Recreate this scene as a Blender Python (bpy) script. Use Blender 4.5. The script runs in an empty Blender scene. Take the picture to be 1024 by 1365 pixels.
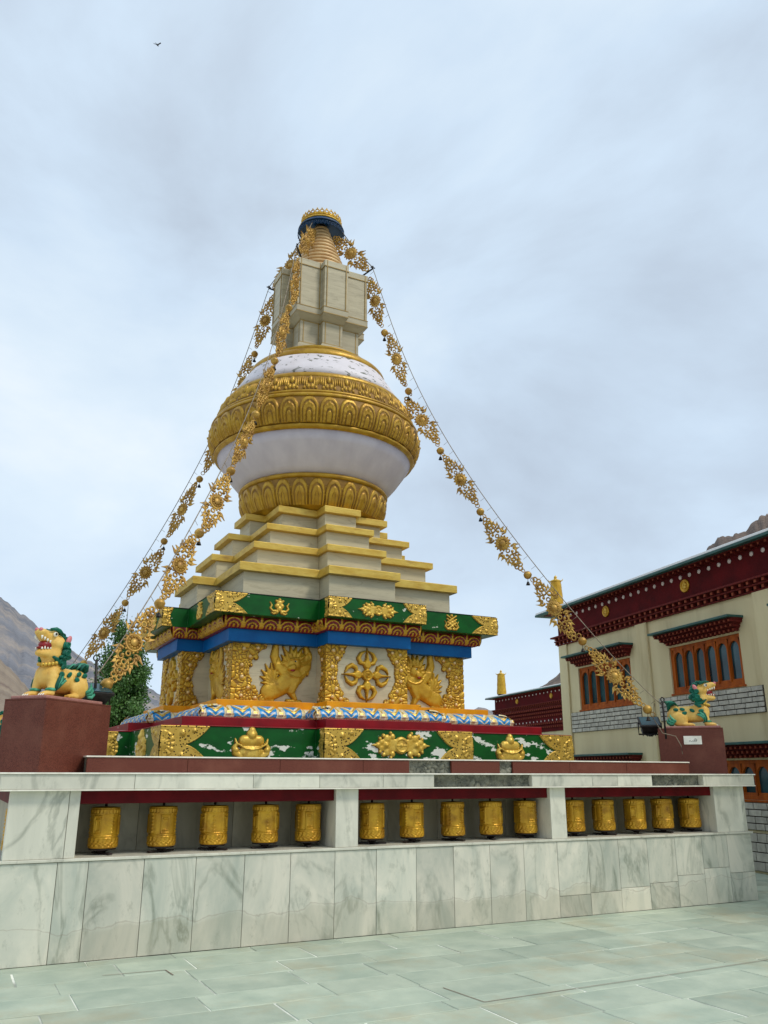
import bpy, math, random
import numpy as np
from mathutils import Vector, Matrix
R = math.radians
rng = random.Random(7)
sc = bpy.context.scene
COL = sc.collection

# ------------------------------------------------------------------ camera
cam = bpy.data.cameras.new("camera"); camo = bpy.data.objects.new("camera", cam); COL.objects.link(camo)
cam.sensor_fit = 'VERTICAL'; cam.sensor_height = 36.0; cam.lens = 36.0 * 1104.0 / 1365.0
cam.clip_start = 0.05; cam.clip_end = 5000
TILT, YAW, ROLL = R(17.505), R(26.775), R(0.121)
camo.matrix_world = (Matrix.Translation((0, 0, 1.5)) @ Matrix.Rotation(-YAW, 4, 'Z') @
                     Matrix.Rotation(math.pi / 2 + TILT, 4, 'X') @ Matrix.Rotation(ROLL, 4, 'Z'))
sc.camera = camo
sc.render.resolution_x, sc.render.resolution_y = 768, 1024

# ------------------------------------------------------------------ sky and sun
SUN_DIR = Vector((0.42, -0.62, 0.95)).normalized()          # from the scene towards the sun
w = bpy.data.worlds.new("World"); sc.world = w; w.use_nodes = True
nt = w.node_tree; nt.nodes.clear()
def N(tree, t, **kw):
    n = tree.nodes.new(t)
    for k, v in kw.items():
        setattr(n, k, v)
    return n
out = N(nt, 'ShaderNodeOutputWorld'); bg = N(nt, 'ShaderNodeBackground'); bg.inputs[1].default_value = 0.1
sky = N(nt, 'ShaderNodeTexSky'); sky.sky_type = 'NISHITA'; sky.sun_disc = False
sky.sun_elevation = math.asin(SUN_DIR.z); sky.sun_rotation = math.atan2(SUN_DIR.x, SUN_DIR.y)
sky.altitude = 3300; sky.air_density = 1.2; sky.dust_density = 1.5
tc = N(nt, 'ShaderNodeTexCoord'); mp = N(nt, 'ShaderNodeMapping'); mp.inputs['Scale'].default_value = (1.0, 1.0, 1.7)
mp.inputs['Location'].default_value = (3.1, 2.4, -0.3)
nz = N(nt, 'ShaderNodeTexNoise'); nz.inputs['Scale'].default_value = 1.9; nz.inputs['Detail'].default_value = 7; nz.inputs['Roughness'].default_value = 0.54
nz.inputs['Distortion'].default_value = 0.3
cr = N(nt, 'ShaderNodeValToRGB')
e = cr.color_ramp.elements
e[0].position = 0.30; e[0].color = (4.7, 5.5, 6.5, 1)
e[1].position = 0.74; e[1].color = (8.6, 9.1, 9.5, 1)
x = cr.color_ramp.elements.new(0.46); x.color = (5.8, 7.0, 8.3, 1)
x = cr.color_ramp.elements.new(0.58); x.color = (6.7, 7.8, 8.8, 1)
nz2 = N(nt, 'ShaderNodeTexNoise'); nz2.inputs['Scale'].default_value = 1.1; nz2.inputs['Detail'].default_value = 4
mr = N(nt, 'ShaderNodeMapRange'); mr.inputs[1].default_value = 0.3; mr.inputs[2].default_value = 0.7
mr.inputs[3].default_value = 0.86; mr.inputs[4].default_value = 0.99
mix = N(nt, 'ShaderNodeMix', data_type='RGBA')
L = nt.links.new
L(tc.outputs['Generated'], mp.inputs[0]); L(mp.outputs[0], nz.inputs['Vector']); L(mp.outputs[0], nz2.inputs['Vector'])
L(nz.outputs['Fac'], cr.inputs[0]); L(nz2.outputs['Fac'], mr.inputs[0])
L(mr.outputs[0], mix.inputs[0]); L(sky.outputs[0], mix.inputs[6]); L(cr.outputs[0], mix.inputs[7])
L(mix.outputs[2], bg.inputs[0]); L(bg.outputs[0], out.inputs[0])

sl = bpy.data.lights.new("sun", 'SUN'); sl.energy = 1.5; sl.angle = R(12); sl.color = (1.0, 0.93, 0.80)
so = bpy.data.objects.new("sun", sl); COL.objects.link(so)
so.rotation_euler = SUN_DIR.to_track_quat('Z', 'Y').to_euler(); so.location = (10, -20, 40)
sc.view_settings.view_transform = 'Standard'; sc.view_settings.look = 'None'
sc.view_settings.exposure = 0.24; sc.view_settings.gamma = 1.0
sc.view_settings.use_curve_mapping = False

# ------------------------------------------------------------------ materials
def lin(c):
    return tuple(((v / 255) / 12.92 if v / 255 <= 0.04045 else ((v / 255 + 0.055) / 1.055) ** 2.4) for v in c) + (1,)
MATS = {}
def material(name, c1, c2=None, rough=0.5, metal=0.0, scale=6.0, detail=5.0, lo=0.35, hi=0.65, bump=0.0, bscale=30.0,
             stretch=(1, 1, 1), coat=0.0, spec=0.5, dirt=None, dirt_scale=3.0, dirt_lo=0.55, dirt_hi=0.75, coord='pos', rnd=0.0, rrough=0.0):
    """noise-mottled paint: c1/c2 mixed by noise, an optional second patch colour, fine bump, per-object brightness jitter"""
    m = bpy.data.materials.new(name); m.use_nodes = True
    t = m.node_tree; b = t.nodes['Principled BSDF']; lk = t.links.new
    b.inputs['Roughness'].default_value = rough; b.inputs['Metallic'].default_value = metal
    b.inputs['Specular IOR Level'].default_value = spec; b.inputs['Coat Weight'].default_value = coat
    c2 = c2 or c1
    if coord == 'pos':
        g = N(t, 'ShaderNodeNewGeometry'); co = g.outputs['Position']
    else:
        g = N(t, 'ShaderNodeTexCoord'); co = g.outputs['Object']
    mpn = N(t, 'ShaderNodeMapping'); mpn.inputs['Scale'].default_value = stretch; lk(co, mpn.inputs[0])
    if rnd or coord == 'obj':
        oi = N(t, 'ShaderNodeObjectInfo'); ml = N(t, 'ShaderNodeMath', operation='MULTIPLY'); ml.inputs[1].default_value = 37.0
        lk(oi.outputs['Random'], ml.inputs[0]); lk(ml.outputs[0], mpn.inputs['Location'])
    n1 = N(t, 'ShaderNodeTexNoise'); n1.inputs['Scale'].default_value = scale; n1.inputs['Detail'].default_value = detail
    lk(mpn.outputs[0], n1.inputs['Vector'])
    m1 = N(t, 'ShaderNodeMapRange'); m1.inputs[1].default_value = lo; m1.inputs[2].default_value = hi; lk(n1.outputs['Fac'], m1.inputs[0])
    mx = N(t, 'ShaderNodeMix', data_type='RGBA'); mx.inputs[6].default_value = c1; mx.inputs[7].default_value = c2
    lk(m1.outputs[0], mx.inputs[0]); col = mx.outputs[2]
    if dirt:
        n2 = N(t, 'ShaderNodeTexNoise'); n2.inputs['Scale'].default_value = dirt_scale; n2.inputs['Detail'].default_value = 8
        n2.inputs['Roughness'].default_value = 0.6
        lk(mpn.outputs[0], n2.inputs['Vector'])
        m2 = N(t, 'ShaderNodeMapRange'); m2.inputs[1].default_value = dirt_lo; m2.inputs[2].default_value = dirt_hi; lk(n2.outputs['Fac'], m2.inputs[0])
        mx2 = N(t, 'ShaderNodeMix', data_type='RGBA'); lk(m2.outputs[0], mx2.inputs[0]); lk(col, mx2.inputs[6]); mx2.inputs[7].default_value = dirt
        col = mx2.outputs[2]
    if rnd:
        hs = N(t, 'ShaderNodeHueSaturation')
        mr_ = N(t, 'ShaderNodeMapRange'); mr_.inputs[3].default_value = 1 - rnd; mr_.inputs[4].default_value = 1 + rnd
        lk(oi.outputs['Random'], mr_.inputs[0]); lk(mr_.outputs[0], hs.inputs['Value']); lk(col, hs.inputs['Color']); col = hs.outputs[0]
    lk(col, b.inputs['Base Color'])
    if rrough:
        mr2 = N(t, 'ShaderNodeMapRange'); mr2.inputs[3].default_value = rough - rrough; mr2.inputs[4].default_value = rough + rrough
        lk(n1.outputs['Fac'], mr2.inputs[0]); lk(mr2.outputs[0], b.inputs['Roughness'])
    if bump:
        n3 = N(t, 'ShaderNodeTexNoise'); n3.inputs['Scale'].default_value = bscale; n3.inputs['Detail'].default_value = 4
        lk(mpn.outputs[0], n3.inputs['Vector'])
        bp = N(t, 'ShaderNodeBump'); bp.inputs['Strength'].default_value = bump; bp.inputs['Distance'].default_value = 0.02 if bscale > 1 else 3.0
        lk(n3.outputs['Fac'], bp.inputs['Height']); lk(bp.outputs[0], b.inputs['Normal'])
    MATS[name] = m
    return m

gold = material('gold_paint', lin((204, 162, 44)), lin((182, 138, 28)), rough=0.40, metal=0.36, scale=7, bump=0.25, bscale=24, dirt=lin((134, 92, 26)), dirt_scale=5, dirt_lo=0.58, dirt_hi=0.8, rrough=0.1)
gold_dome_shade = material('gold_dome_shaded_paint', lin((188, 148, 40)), lin((164, 122, 26)), rough=0.40, metal=0.36, scale=6, bump=0.2, bscale=20, dirt=lin((128, 90, 26)), dirt_scale=4, dirt_lo=0.55, dirt_hi=0.8, rrough=0.1)  # darker copy of the gold: shade of the down-facing dome put into colour
gold_dark = material('gold_dark_edge', lin((124, 88, 24)), lin((150, 110, 32)), rough=0.6, metal=0.15, scale=12)  # darker gold for low relief edges, grooves and gaps
gold_light = material('gold_bright', lin((222, 186, 82)), lin((202, 160, 54)), rough=0.38, metal=0.34, scale=9, bump=0.2, bscale=40, dirt=lin((160, 112, 40)), dirt_scale=8, dirt_lo=0.55, dirt_hi=0.8)
gold_tier = material('gold_tier_paint', lin((208, 178, 82)), lin((190, 154, 56)), rough=0.45, metal=0.25, scale=5, bump=0.15, bscale=18, dirt=lin((146, 108, 56)), dirt_scale=3.5, dirt_lo=0.56, dirt_hi=0.82, stretch=(1, 1, 2.5))
gold_wheel = material('gold_brass', lin((208, 160, 40)), lin((182, 132, 26)), rough=0.36, metal=0.45, scale=9, bump=0.15, bscale=30, dirt=lin((130, 84, 20)), dirt_scale=7, dirt_lo=0.52, dirt_hi=0.78, coord='obj', rnd=0.12)
gold_old = material('gold_garland', lin((200, 160, 74)), lin((160, 118, 48)), rough=0.46, metal=0.35, scale=8, dirt=lin((110, 76, 36)), dirt_scale=7, dirt_lo=0.5, dirt_hi=0.75, coord='obj')
gold_line = material('gold_line', lin((168, 138, 70)), lin((140, 112, 58)), rough=0.55, metal=0.1, scale=9)
pearl = material('gold_pearl', lin((226, 196, 140)), lin((206, 170, 104)), rough=0.35, metal=0.25, scale=20)
green = material('green_enamel', lin((2, 84, 24)), lin((1, 70, 18)), rough=0.38, spec=0.25, scale=5, coat=0.0, dirt=lin((216, 216, 200)), dirt_scale=6.5, dirt_lo=0.665, dirt_hi=0.685, stretch=(1, 1, 1.6))
green_peel = material('green_enamel_peeling', lin((2, 84, 24)), lin((1, 70, 18)), rough=0.38, spec=0.25, scale=5, coat=0.0, dirt=lin((220, 220, 208)), dirt_scale=4.6, dirt_lo=0.585, dirt_hi=0.605, stretch=(1, 1, 1.8))
red = material('red_enamel', lin((140, 8, 22)), lin((118, 6, 18)), rough=0.42, spec=0.25, scale=5, dirt=lin((205, 196, 188)), dirt_scale=4.2, dirt_lo=0.70, dirt_hi=0.72)
red_band = material('red_motif', lin((132, 14, 22)), lin((98, 8, 14)), rough=0.4, scale=14)
blue = material('blue_enamel', lin((4, 98, 162)), lin((2, 84, 146)), rough=0.45, spec=0.2, scale=4, dirt=lin((190, 205, 205)), dirt_scale=7, dirt_lo=0.70, dirt_hi=0.72)
blue_light = material('blue_lotus_paint', lin((24, 120, 190)), lin((40, 150, 205)), rough=0.38, scale=18)
blue_canopy = material('blue_canopy_paint', lin((8, 62, 104)), lin((6, 48, 84)), rough=0.4, scale=5)
yellow = material('yellow_enamel', lin((232, 156, 10)), lin((214, 132, 6)), rough=0.45, spec=0.25, scale=4, dirt=lin((236, 206, 150)), dirt_scale=8, dirt_lo=0.67, dirt_hi=0.72)
cream_motif = material('cream_motif', lin((236, 226, 196)), lin((220, 196, 140)), rough=0.45, scale=20)
dome_white = material('dome_whitewash', lin((202, 193, 198)), lin((190, 181, 188)), rough=0.6, scale=2.2, bump=0.12, bscale=9, dirt=lin((186, 176, 172)), dirt_scale=1.3, dirt_lo=0.55, dirt_hi=1.1, stretch=(2.0, 2.0, 0.4))
dome_worn = material('dome_whitewash_worn', lin((226, 220, 224)), lin((212, 206, 210)), rough=0.6, scale=2.2, bump=0.12, bscale=9, dirt=lin((104, 106, 94)), dirt_scale=7.5, dirt_lo=0.575, dirt_hi=0.62, stretch=(1, 1, 2.0))
granite = material('red_granite', lin((112, 60, 46)), lin((82, 40, 30)), rough=0.5, scale=120, detail=3, lo=0.35, hi=0.65, dirt=lin((124, 76, 60)), dirt_scale=2.5, dirt_lo=0.5, dirt_hi=0.9, spec=0.25)
pink_stone = material('pink_plinth', lin((176, 124, 112)), lin((156, 104, 94)), rough=0.6, scale=30)
plain_white = material('white_edge', lin((240, 236, 222)), lin((222, 216, 200)), rough=0.5, scale=10)
rubble = material('rubble_stone', lin((136, 136, 120)), lin((92, 94, 84)), rough=0.85, scale=9, bump=0.8, bscale=16, dirt=lin((150, 148, 132)), dirt_scale=6, dirt_lo=0.55, dirt_hi=0.7)
dark_red = material('dark_red_lintel', lin((98, 6, 14)), lin((80, 4, 10)), rough=0.6, spec=0.15, scale=6)
iron = material('dark_iron', lin((48, 44, 42)), lin((34, 30, 28)), rough=0.5, metal=0.5, scale=20)
wood_base = material('dark_wood', lin((44, 28, 22)), lin((30, 18, 14)), rough=0.6, scale=20)
cord_mat = material('steel_cord', lin((150, 138, 120)), lin((110, 96, 80)), rough=0.5, metal=0.5, scale=20)
teal = material('teal_paint', lin((16, 112, 88)), lin((6, 78, 64)), rough=0.45, spec=0.3, scale=10, bump=0.3, bscale=30, coord='obj')
teal_light = material('teal_light_paint', lin((84, 166, 134)), lin((44, 126, 98)), rough=0.45, spec=0.3, scale=12, bump=0.3, bscale=30, coord='obj')
lion_yellow = material('lion_yellow_paint', lin((236, 196, 108)), lin((214, 166, 76)), rough=0.5, spec=0.3, scale=6, coat=0.0, bump=0.2, bscale=20, coord='obj', dirt=lin((196, 128, 58)), dirt_scale=5, dirt_lo=0.56, dirt_hi=0.85)
white_tooth = material('tooth_white', lin((238, 232, 216)), rough=0.35)
mouth_red = material('mouth_red', lin((150, 24, 30)), lin((120, 14, 20)), rough=0.35, scale=10)
pink_paint = material('pink_paint', lin((206, 120, 124)), rough=0.4)
black_paint = material('black_paint', lin((18, 16, 16)), rough=0.3)
plaster = material('cream_plaster', lin((216, 203, 162)), lin((204, 189, 148)), rough=0.8, scale=1.3, bump=0.15, bscale=30, dirt=lin((166, 148, 108)), dirt_scale=1.6, dirt_lo=0.55, dirt_hi=0.85, stretch=(1.6, 1.6, 0.25))
maroon = material('maroon_parapet', lin((92, 8, 13)), lin((74, 5, 9)), rough=0.8, spec=0.2, scale=3, bump=0.2, bscale=40)
dentil_mat = material('brown_dentil', lin((112, 36, 30)), lin((88, 24, 22)), rough=0.7, spec=0.2, scale=20)
dentil_tip = material('ochre_tip', lin((140, 70, 46)), rough=0.7, spec=0.2)
teal_roof = material('teal_roof_edge', lin((44, 92, 86)), lin((32, 74, 70)), rough=0.5, scale=4)
roof_sheet = material('white_roof_sheet', lin((236, 238, 240)), rough=0.4)
wood = material('orange_wood', lin((176, 88, 16)), lin((142, 64, 10)), rough=0.55, spec=0.2, scale=12, stretch=(1, 1, 0.15))
brick = material('grey_brick', lin((196, 192, 178)), lin((168, 164, 152)), rough=0.75, scale=8, bump=0.3, bscale=30, rnd=0.10)
mortar = material('dark_mortar', lin((74, 66, 58)), rough=0.9)
disc_white = material('white_disc', lin((214, 200, 192)), rough=0.6)
bark = material('bark', lin((96, 84, 66)), lin((70, 60, 48)), rough=0.9, scale=14, bump=0.5)
earth = material('earth', lin((150, 136, 116)), lin((126, 114, 98)), rough=0.95, scale=0.4)
terrace_mat = material('terrace_stone', lin((150, 146, 136)), rough=0.8)
joint_dark = material('dark_joint', lin((112, 78, 66)), lin((150, 134, 116)), rough=0.8, scale=3)
grout = material('pale_grout', lin((240, 240, 228)), lin((156, 160, 148)), rough=0.9, scale=1.6, lo=0.42, hi=0.58)

def glass_mat():
    m = material('window_glass', lin((12, 44, 52)), lin((34, 78, 86)), rough=0.16, scale=2.5, spec=0.5)
    return m
glass = glass_mat()

def marble(name, base, base2, vein, vscale=1.0, stain=False, rough=0.35, streak=False):
    """veined marble, each panel with its own slice of the block; lower courses carry a mineral tide mark"""
    m = bpy.data.materials.new(name); m.use_nodes = True
    t = m.node_tree; b = t.nodes['Principled BSDF']; lk = t.links.new
    b.inputs['Roughness'].default_value = rough
    g = N(t, 'ShaderNodeNewGeometry'); oi = N(t, 'ShaderNodeObjectInfo')
    rot = N(t, 'ShaderNodeMapping')
    rr = N(t, 'ShaderNodeCombineXYZ')
    for i, k in enumerate((31.0, 17.0, 53.0)):
        ml = N(t, 'ShaderNodeMath', operation='MULTIPLY'); ml.inputs[1].default_value = k; lk(oi.outputs['Random'], ml.inputs[0]); lk(ml.outputs[0], rr.inputs[i])
    lk(rr.outputs[0], rot.inputs['Location'])
    r2 = N(t, 'ShaderNodeCombineXYZ'); mm = N(t, 'ShaderNodeMapRange'); mm.inputs[3].default_value = -0.9; mm.inputs[4].default_value = 0.9
    lk(oi.outputs['Random'], mm.inputs[0]); lk(mm.outputs[0], r2.inputs[1]); lk(r2.outputs[0], rot.inputs['Rotation'])
    rot.inputs['Scale'].default_value = (1.0 * vscale, 1.0 * vscale, 0.45 * vscale)
    if streak:
        rot.inputs['Scale'].default_value = (0.5, 0.5, 3.6); mm.inputs[3].default_value = -0.05; mm.inputs[4].default_value = 0.05
    lk(g.outputs['Position'], rot.inputs[0])
    n1 = N(t, 'ShaderNodeTexNoise'); n1.inputs['Scale'].default_value = 2.6; n1.inputs['Detail'].default_value = 9; n1.inputs['Roughness'].default_value = 0.62; n1.inputs['Distortion'].default_value = 0.7
    lk(rot.outputs[0], n1.inputs['Vector'])
    mr1 = N(t, 'ShaderNodeMapRange'); mr1.inputs[1].default_value = 0.36; mr1.inputs[2].default_value = 0.66; lk(n1.outputs['Fac'], mr1.inputs[0])
    mx = N(t, 'ShaderNodeMix', data_type='RGBA'); mx.inputs[6].default_value = base; mx.inputs[7].default_value = base2; lk(mr1.outputs[0], mx.inputs[0])
    # veins: thin bands where a distorted noise crosses its mid value
    n2 = N(t, 'ShaderNodeTexNoise'); n2.inputs['Scale'].default_value = 1.5; n2.inputs['Detail'].default_value = 7; n2.inputs['Distortion'].default_value = 1.6
    lk(rot.outputs[0], n2.inputs['Vector'])
    s = N(t, 'ShaderNodeMath', operation='SUBTRACT'); s.inputs[1].default_value = 0.5; lk(n2.outputs['Fac'], s.inputs[0])
    a = N(t, 'ShaderNodeMath', operation='ABSOLUTE'); lk(s.outputs[0], a.inputs[0])
    mv = N(t, 'ShaderNodeMapRange'); mv.inputs[1].default_value = 0.0; mv.inputs[2].default_value = 0.035; mv.inputs[3].default_value = 0.55; mv.inputs[4].default_value = 0.0
    lk(a.outputs[0], mv.inputs[0])
    m3 = N(t, 'ShaderNodeMath', operation='MULTIPLY'); lk(mv.outputs[0], m3.inputs[0]); lk(mr1.outputs[0], m3.inputs[1])
    mx2 = N(t, 'ShaderNodeMix', data_type='RGBA'); lk(m3.outputs[0], mx2.inputs[0]); lk(mx.outputs[2], mx2.inputs[6]); mx2.inputs[7].default_value = vein
    col = mx2.outputs[2]
    n7 = N(t, 'ShaderNodeTexNoise'); n7.inputs['Scale'].default_value = 9.0; n7.inputs['Detail'].default_value = 10; n7.inputs['Roughness'].default_value = 0.75; lk(rot.outputs[0], n7.inputs['Vector'])
    m7 = N(t, 'ShaderNodeMapRange'); m7.inputs[1].default_value = 0.56; m7.inputs[2].default_value = 0.72; m7.inputs[4].default_value = 0.5; lk(n7.outputs['Fac'], m7.inputs[0])
    x7 = N(t, 'ShaderNodeMix', data_type='RGBA'); lk(m7.outputs[0], x7.inputs[0]); lk(col, x7.inputs[6]); x7.inputs[7].default_value = vein; col = x7.outputs[2]
    if stain:
        sp = N(t, 'ShaderNodeSeparateXYZ'); lk(g.outputs['Position'], sp.inputs[0])
        n4 = N(t, 'ShaderNodeTexNoise'); n4.inputs['Scale'].default_value = 1.7; n4.inputs['Detail'].default_value = 5; lk(g.outputs['Position'], n4.inputs['Vector'])
        ad = N(t, 'ShaderNodeMath', operation='MULTIPLY_ADD'); ad.inputs[1].default_value = -0.42; lk(n4.outputs['Fac'], ad.inputs[0]); lk(sp.outputs[2], ad.inputs[2])
        edge = N(t, 'ShaderNodeMapRange'); edge.inputs[1].default_value = 0.045; edge.inputs[2].default_value = 0.02; edge.inputs[3].default_value = 0; edge.inputs[4].default_value = 0.24
        lk(ad.outputs[0], edge.inputs[0])
        n5 = N(t, 'ShaderNodeTexNoise'); n5.inputs['Scale'].default_value = 0.55; lk(g.outputs['Position'], n5.inputs['Vector'])
        e5 = N(t, 'ShaderNodeMapRange'); e5.inputs[1].default_value = 0.38; e5.inputs[2].default_value = 0.55; lk(n5.outputs['Fac'], e5.inputs[0])
        mu = N(t, 'ShaderNodeMath', operation='MULTIPLY'); lk(edge.outputs[0], mu.inputs[0]); lk(e5.outputs[0], mu.inputs[1])
        mx3 = N(t, 'ShaderNodeMix', data_type='RGBA'); lk(mu.outputs[0], mx3.inputs[0]); lk(col, mx3.inputs[6]); mx3.inputs[7].default_value = lin((150, 138, 104))
        ab = N(t, 'ShaderNodeMath', operation='SUBTRACT'); ab.inputs[1].default_value = 0.045; lk(ad.outputs[0], ab.inputs[0])
        ac = N(t, 'ShaderNodeMath', operation='ABSOLUTE'); lk(ab.outputs[0], ac.inputs[0])
        ln = N(t, 'ShaderNodeMapRange'); ln.inputs[1].default_value = 0.0; ln.inputs[2].default_value = 0.007; ln.inputs[3].default_value = 0.34; ln.inputs[4].default_value = 0
        lk(ac.outputs[0], ln.inputs[0])
        mx4 = N(t, 'ShaderNodeMix', data_type='RGBA'); lk(ln.outputs[0], mx4.inputs[0]); lk(mx3.outputs[2], mx4.inputs[6]); mx4.inputs[7].default_value = lin((140, 116, 92))
        col = mx4.outputs[2]
    hs = N(t, 'ShaderNodeHueSaturation'); mr_ = N(t, 'ShaderNodeMapRange'); mr_.inputs[3].default_value = 0.84; mr_.inputs[4].default_value = 1.05
    lk(oi.outputs['Random'], mr_.inputs[0]); lk(mr_.outputs[0], hs.inputs['Value']); lk(col, hs.inputs['Color'])
    lk(hs.outputs[0], b.inputs['Base Color'])
    bp = N(t, 'ShaderNodeBump'); bp.inputs['Strength'].default_value = 0.08; bp.inputs['Distance'].default_value = 0.02
    lk(n1.outputs['Fac'], bp.inputs['Height']); lk(bp.outputs[0], b.inputs['Normal'])
    return m
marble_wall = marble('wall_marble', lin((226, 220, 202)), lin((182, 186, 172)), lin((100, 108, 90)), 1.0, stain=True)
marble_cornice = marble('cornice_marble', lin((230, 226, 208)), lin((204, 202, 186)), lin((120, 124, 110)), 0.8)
marble_tier = marble('tier_marble', lin((200, 190, 158)), lin((186, 176, 146)), lin((146, 134, 106)), 0.7, rough=0.5, streak=True)
marble_harmika_shade = marble('harmika_marble_shaded', lin((186, 176, 146)), lin((168, 158, 130)), lin((132, 122, 96)), 0.7, rough=0.5, streak=True)  # tier marble toned down, the harmika's shading put into its colour
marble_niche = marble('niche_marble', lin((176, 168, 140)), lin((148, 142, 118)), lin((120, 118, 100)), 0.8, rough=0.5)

def filigree_mat():
    """gold plate pierced by small dark holes between bosses"""
    m = bpy.data.materials.new('gold_filigree'); m.use_nodes = True
    t = m.node_tree; b = t.nodes['Principled BSDF']; lk = t.links.new
    b.inputs['Metallic'].default_value = 0.5; b.inputs['Roughness'].default_value = 0.38
    tcn = N(t, 'ShaderNodeTexCoord'); v = N(t, 'ShaderNodeTexVoronoi'); v.inputs['Scale'].default_value = 38
    lk(tcn.outputs['Object'], v.inputs['Vector'])
    mr_ = N(t, 'ShaderNodeMapRange'); mr_.inputs[1].default_value = 0.27; mr_.inputs[2].default_value = 0.36; lk(v.outputs['Distance'], mr_.inputs[0])
    sep = N(t, 'ShaderNodeSeparateColor'); lk(v.outputs['Color'], sep.inputs[0])
    g2 = N(t, 'ShaderNodeMath', operation='GREATER_THAN'); g2.inputs[1].default_value = 0.72; lk(sep.outputs[0], g2.inputs[0])
    mxm = N(t, 'ShaderNodeMath', operation='MAXIMUM'); lk(mr_.outputs[0], mxm.inputs[0]); lk(g2.outputs[0], mxm.inputs[1])
    n1 = N(t, 'ShaderNodeTexNoise'); n1.inputs['Scale'].default_value = 9; lk(tcn.outputs['Object'], n1.inputs['Vector'])
    mg = N(t, 'ShaderNodeMix', data_type='RGBA'); mg.inputs[6].default_value = lin((214, 178, 84)); mg.inputs[7].default_value = lin((186, 146, 50)); lk(n1.outputs['Fac'], mg.inputs[0])
    mx = N(t, 'ShaderNodeMix', data_type='RGBA'); mx.inputs[6].default_value = lin((52, 40, 16)); lk(mg.outputs[2], mx.inputs[7]); lk(mxm.outputs[0], mx.inputs[0])
    lk(mx.outputs[2], b.inputs['Base Color'])
    bp = N(t, 'ShaderNodeBump'); bp.inputs['Strength'].default_value = 0.6; bp.inputs['Distance'].default_value = 0.012
    lk(mxm.outputs[0], bp.inputs['Height']); lk(bp.outputs[0], b.inputs['Normal'])
    return m
filigree = filigree_mat()

def slab_mat():
    m = bpy.data.materials.new('slate_slab'); m.use_nodes = True
    t = m.node_tree; b = t.nodes['Principled BSDF']; lk = t.links.new
    g = N(t, 'ShaderNodeNewGeometry'); oi = N(t, 'ShaderNodeObjectInfo')
    ofs = N(t, 'ShaderNodeVectorMath', operation='ADD'); ml = N(t, 'ShaderNodeMath', operation='MULTIPLY'); ml.inputs[1].default_value = 41
    lk(oi.outputs['Random'], ml.inputs[0]); lk(g.outputs['Position'], ofs.inputs[0]); lk(ml.outputs[0], ofs.inputs[1])
    n1 = N(t, 'ShaderNodeTexNoise'); n1.inputs['Scale'].default_value = 2.2; n1.inputs['Detail'].default_value = 8; n1.inputs['Roughness'].default_value = 0.6; lk(ofs.outputs[0], n1.inputs['Vector'])
    mr1 = N(t, 'ShaderNodeMapRange'); mr1.inputs[1].default_value = 0.35; mr1.inputs[2].default_value = 0.65; lk(n1.outputs['Fac'], mr1.inputs[0])
    mx = N(t, 'ShaderNodeMix', data_type='RGBA'); mx.inputs[6].default_value = lin((160, 174, 156)); mx.inputs[7].default_value = lin((188, 197, 176)); lk(mr1.outputs[0], mx.inputs[0])
    # dusty tan patches shared across slabs
    n2 = N(t, 'ShaderNodeTexNoise'); n2.inputs['Scale'].default_value = 0.9; n2.inputs['Detail'].default_value = 9; n2.inputs['Roughness'].default_value = 0.7; lk(g.outputs['Position'], n2.inputs['Vector'])
    mr2 = N(t, 'ShaderNodeMapRange'); mr2.inputs[1].default_value = 0.52; mr2.inputs[2].default_value = 0.70; mr2.inputs[4].default_value = 0.7; lk(n2.outputs['Fac'], mr2.inputs[0])
    mx2 = N(t, 'ShaderNodeMix', data_type='RGBA'); lk(mr2.outputs[0], mx2.inputs[0]); lk(mx.outputs[2], mx2.inputs[6]); mx2.inputs[7].default_value = lin((176, 166, 134))
    hs = N(t, 'ShaderNodeHueSaturation'); mr_ = N(t, 'ShaderNodeMapRange'); mr_.inputs[3].default_value = 0.87; mr_.inputs[4].default_value = 1.06
    lk(oi.outputs['Random'], mr_.inputs[0]); lk(mr_.outputs[0], hs.inputs['Value']); lk(mx2.outputs[2], hs.inputs['Color']); lk(hs.outputs[0], b.inputs['Base Color'])
    b.inputs['Roughness'].default_value = 0.55
    rr = N(t, 'ShaderNodeMapRange'); rr.inputs[3].default_value = 0.42; rr.inputs[4].default_value = 0.7; lk(n1.outputs['Fac'], rr.inputs[0]); lk(rr.outputs[0], b.inputs['Roughness'])
    bp = N(t, 'ShaderNodeBump'); bp.inputs['Strength'].default_value = 0.25; bp.inputs['Distance'].default_value = 0.01
    n3 = N(t, 'ShaderNodeTexNoise'); n3.inputs['Scale'].default_value = 16; n3.inputs['Detail'].default_value = 6; lk(ofs.outputs[0], n3.inputs['Vector'])
    lk(n3.outputs['Fac'], bp.inputs['Height']); lk(bp.outputs[0], b.inputs['Normal'])
    return m
slate = slab_mat()

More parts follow.
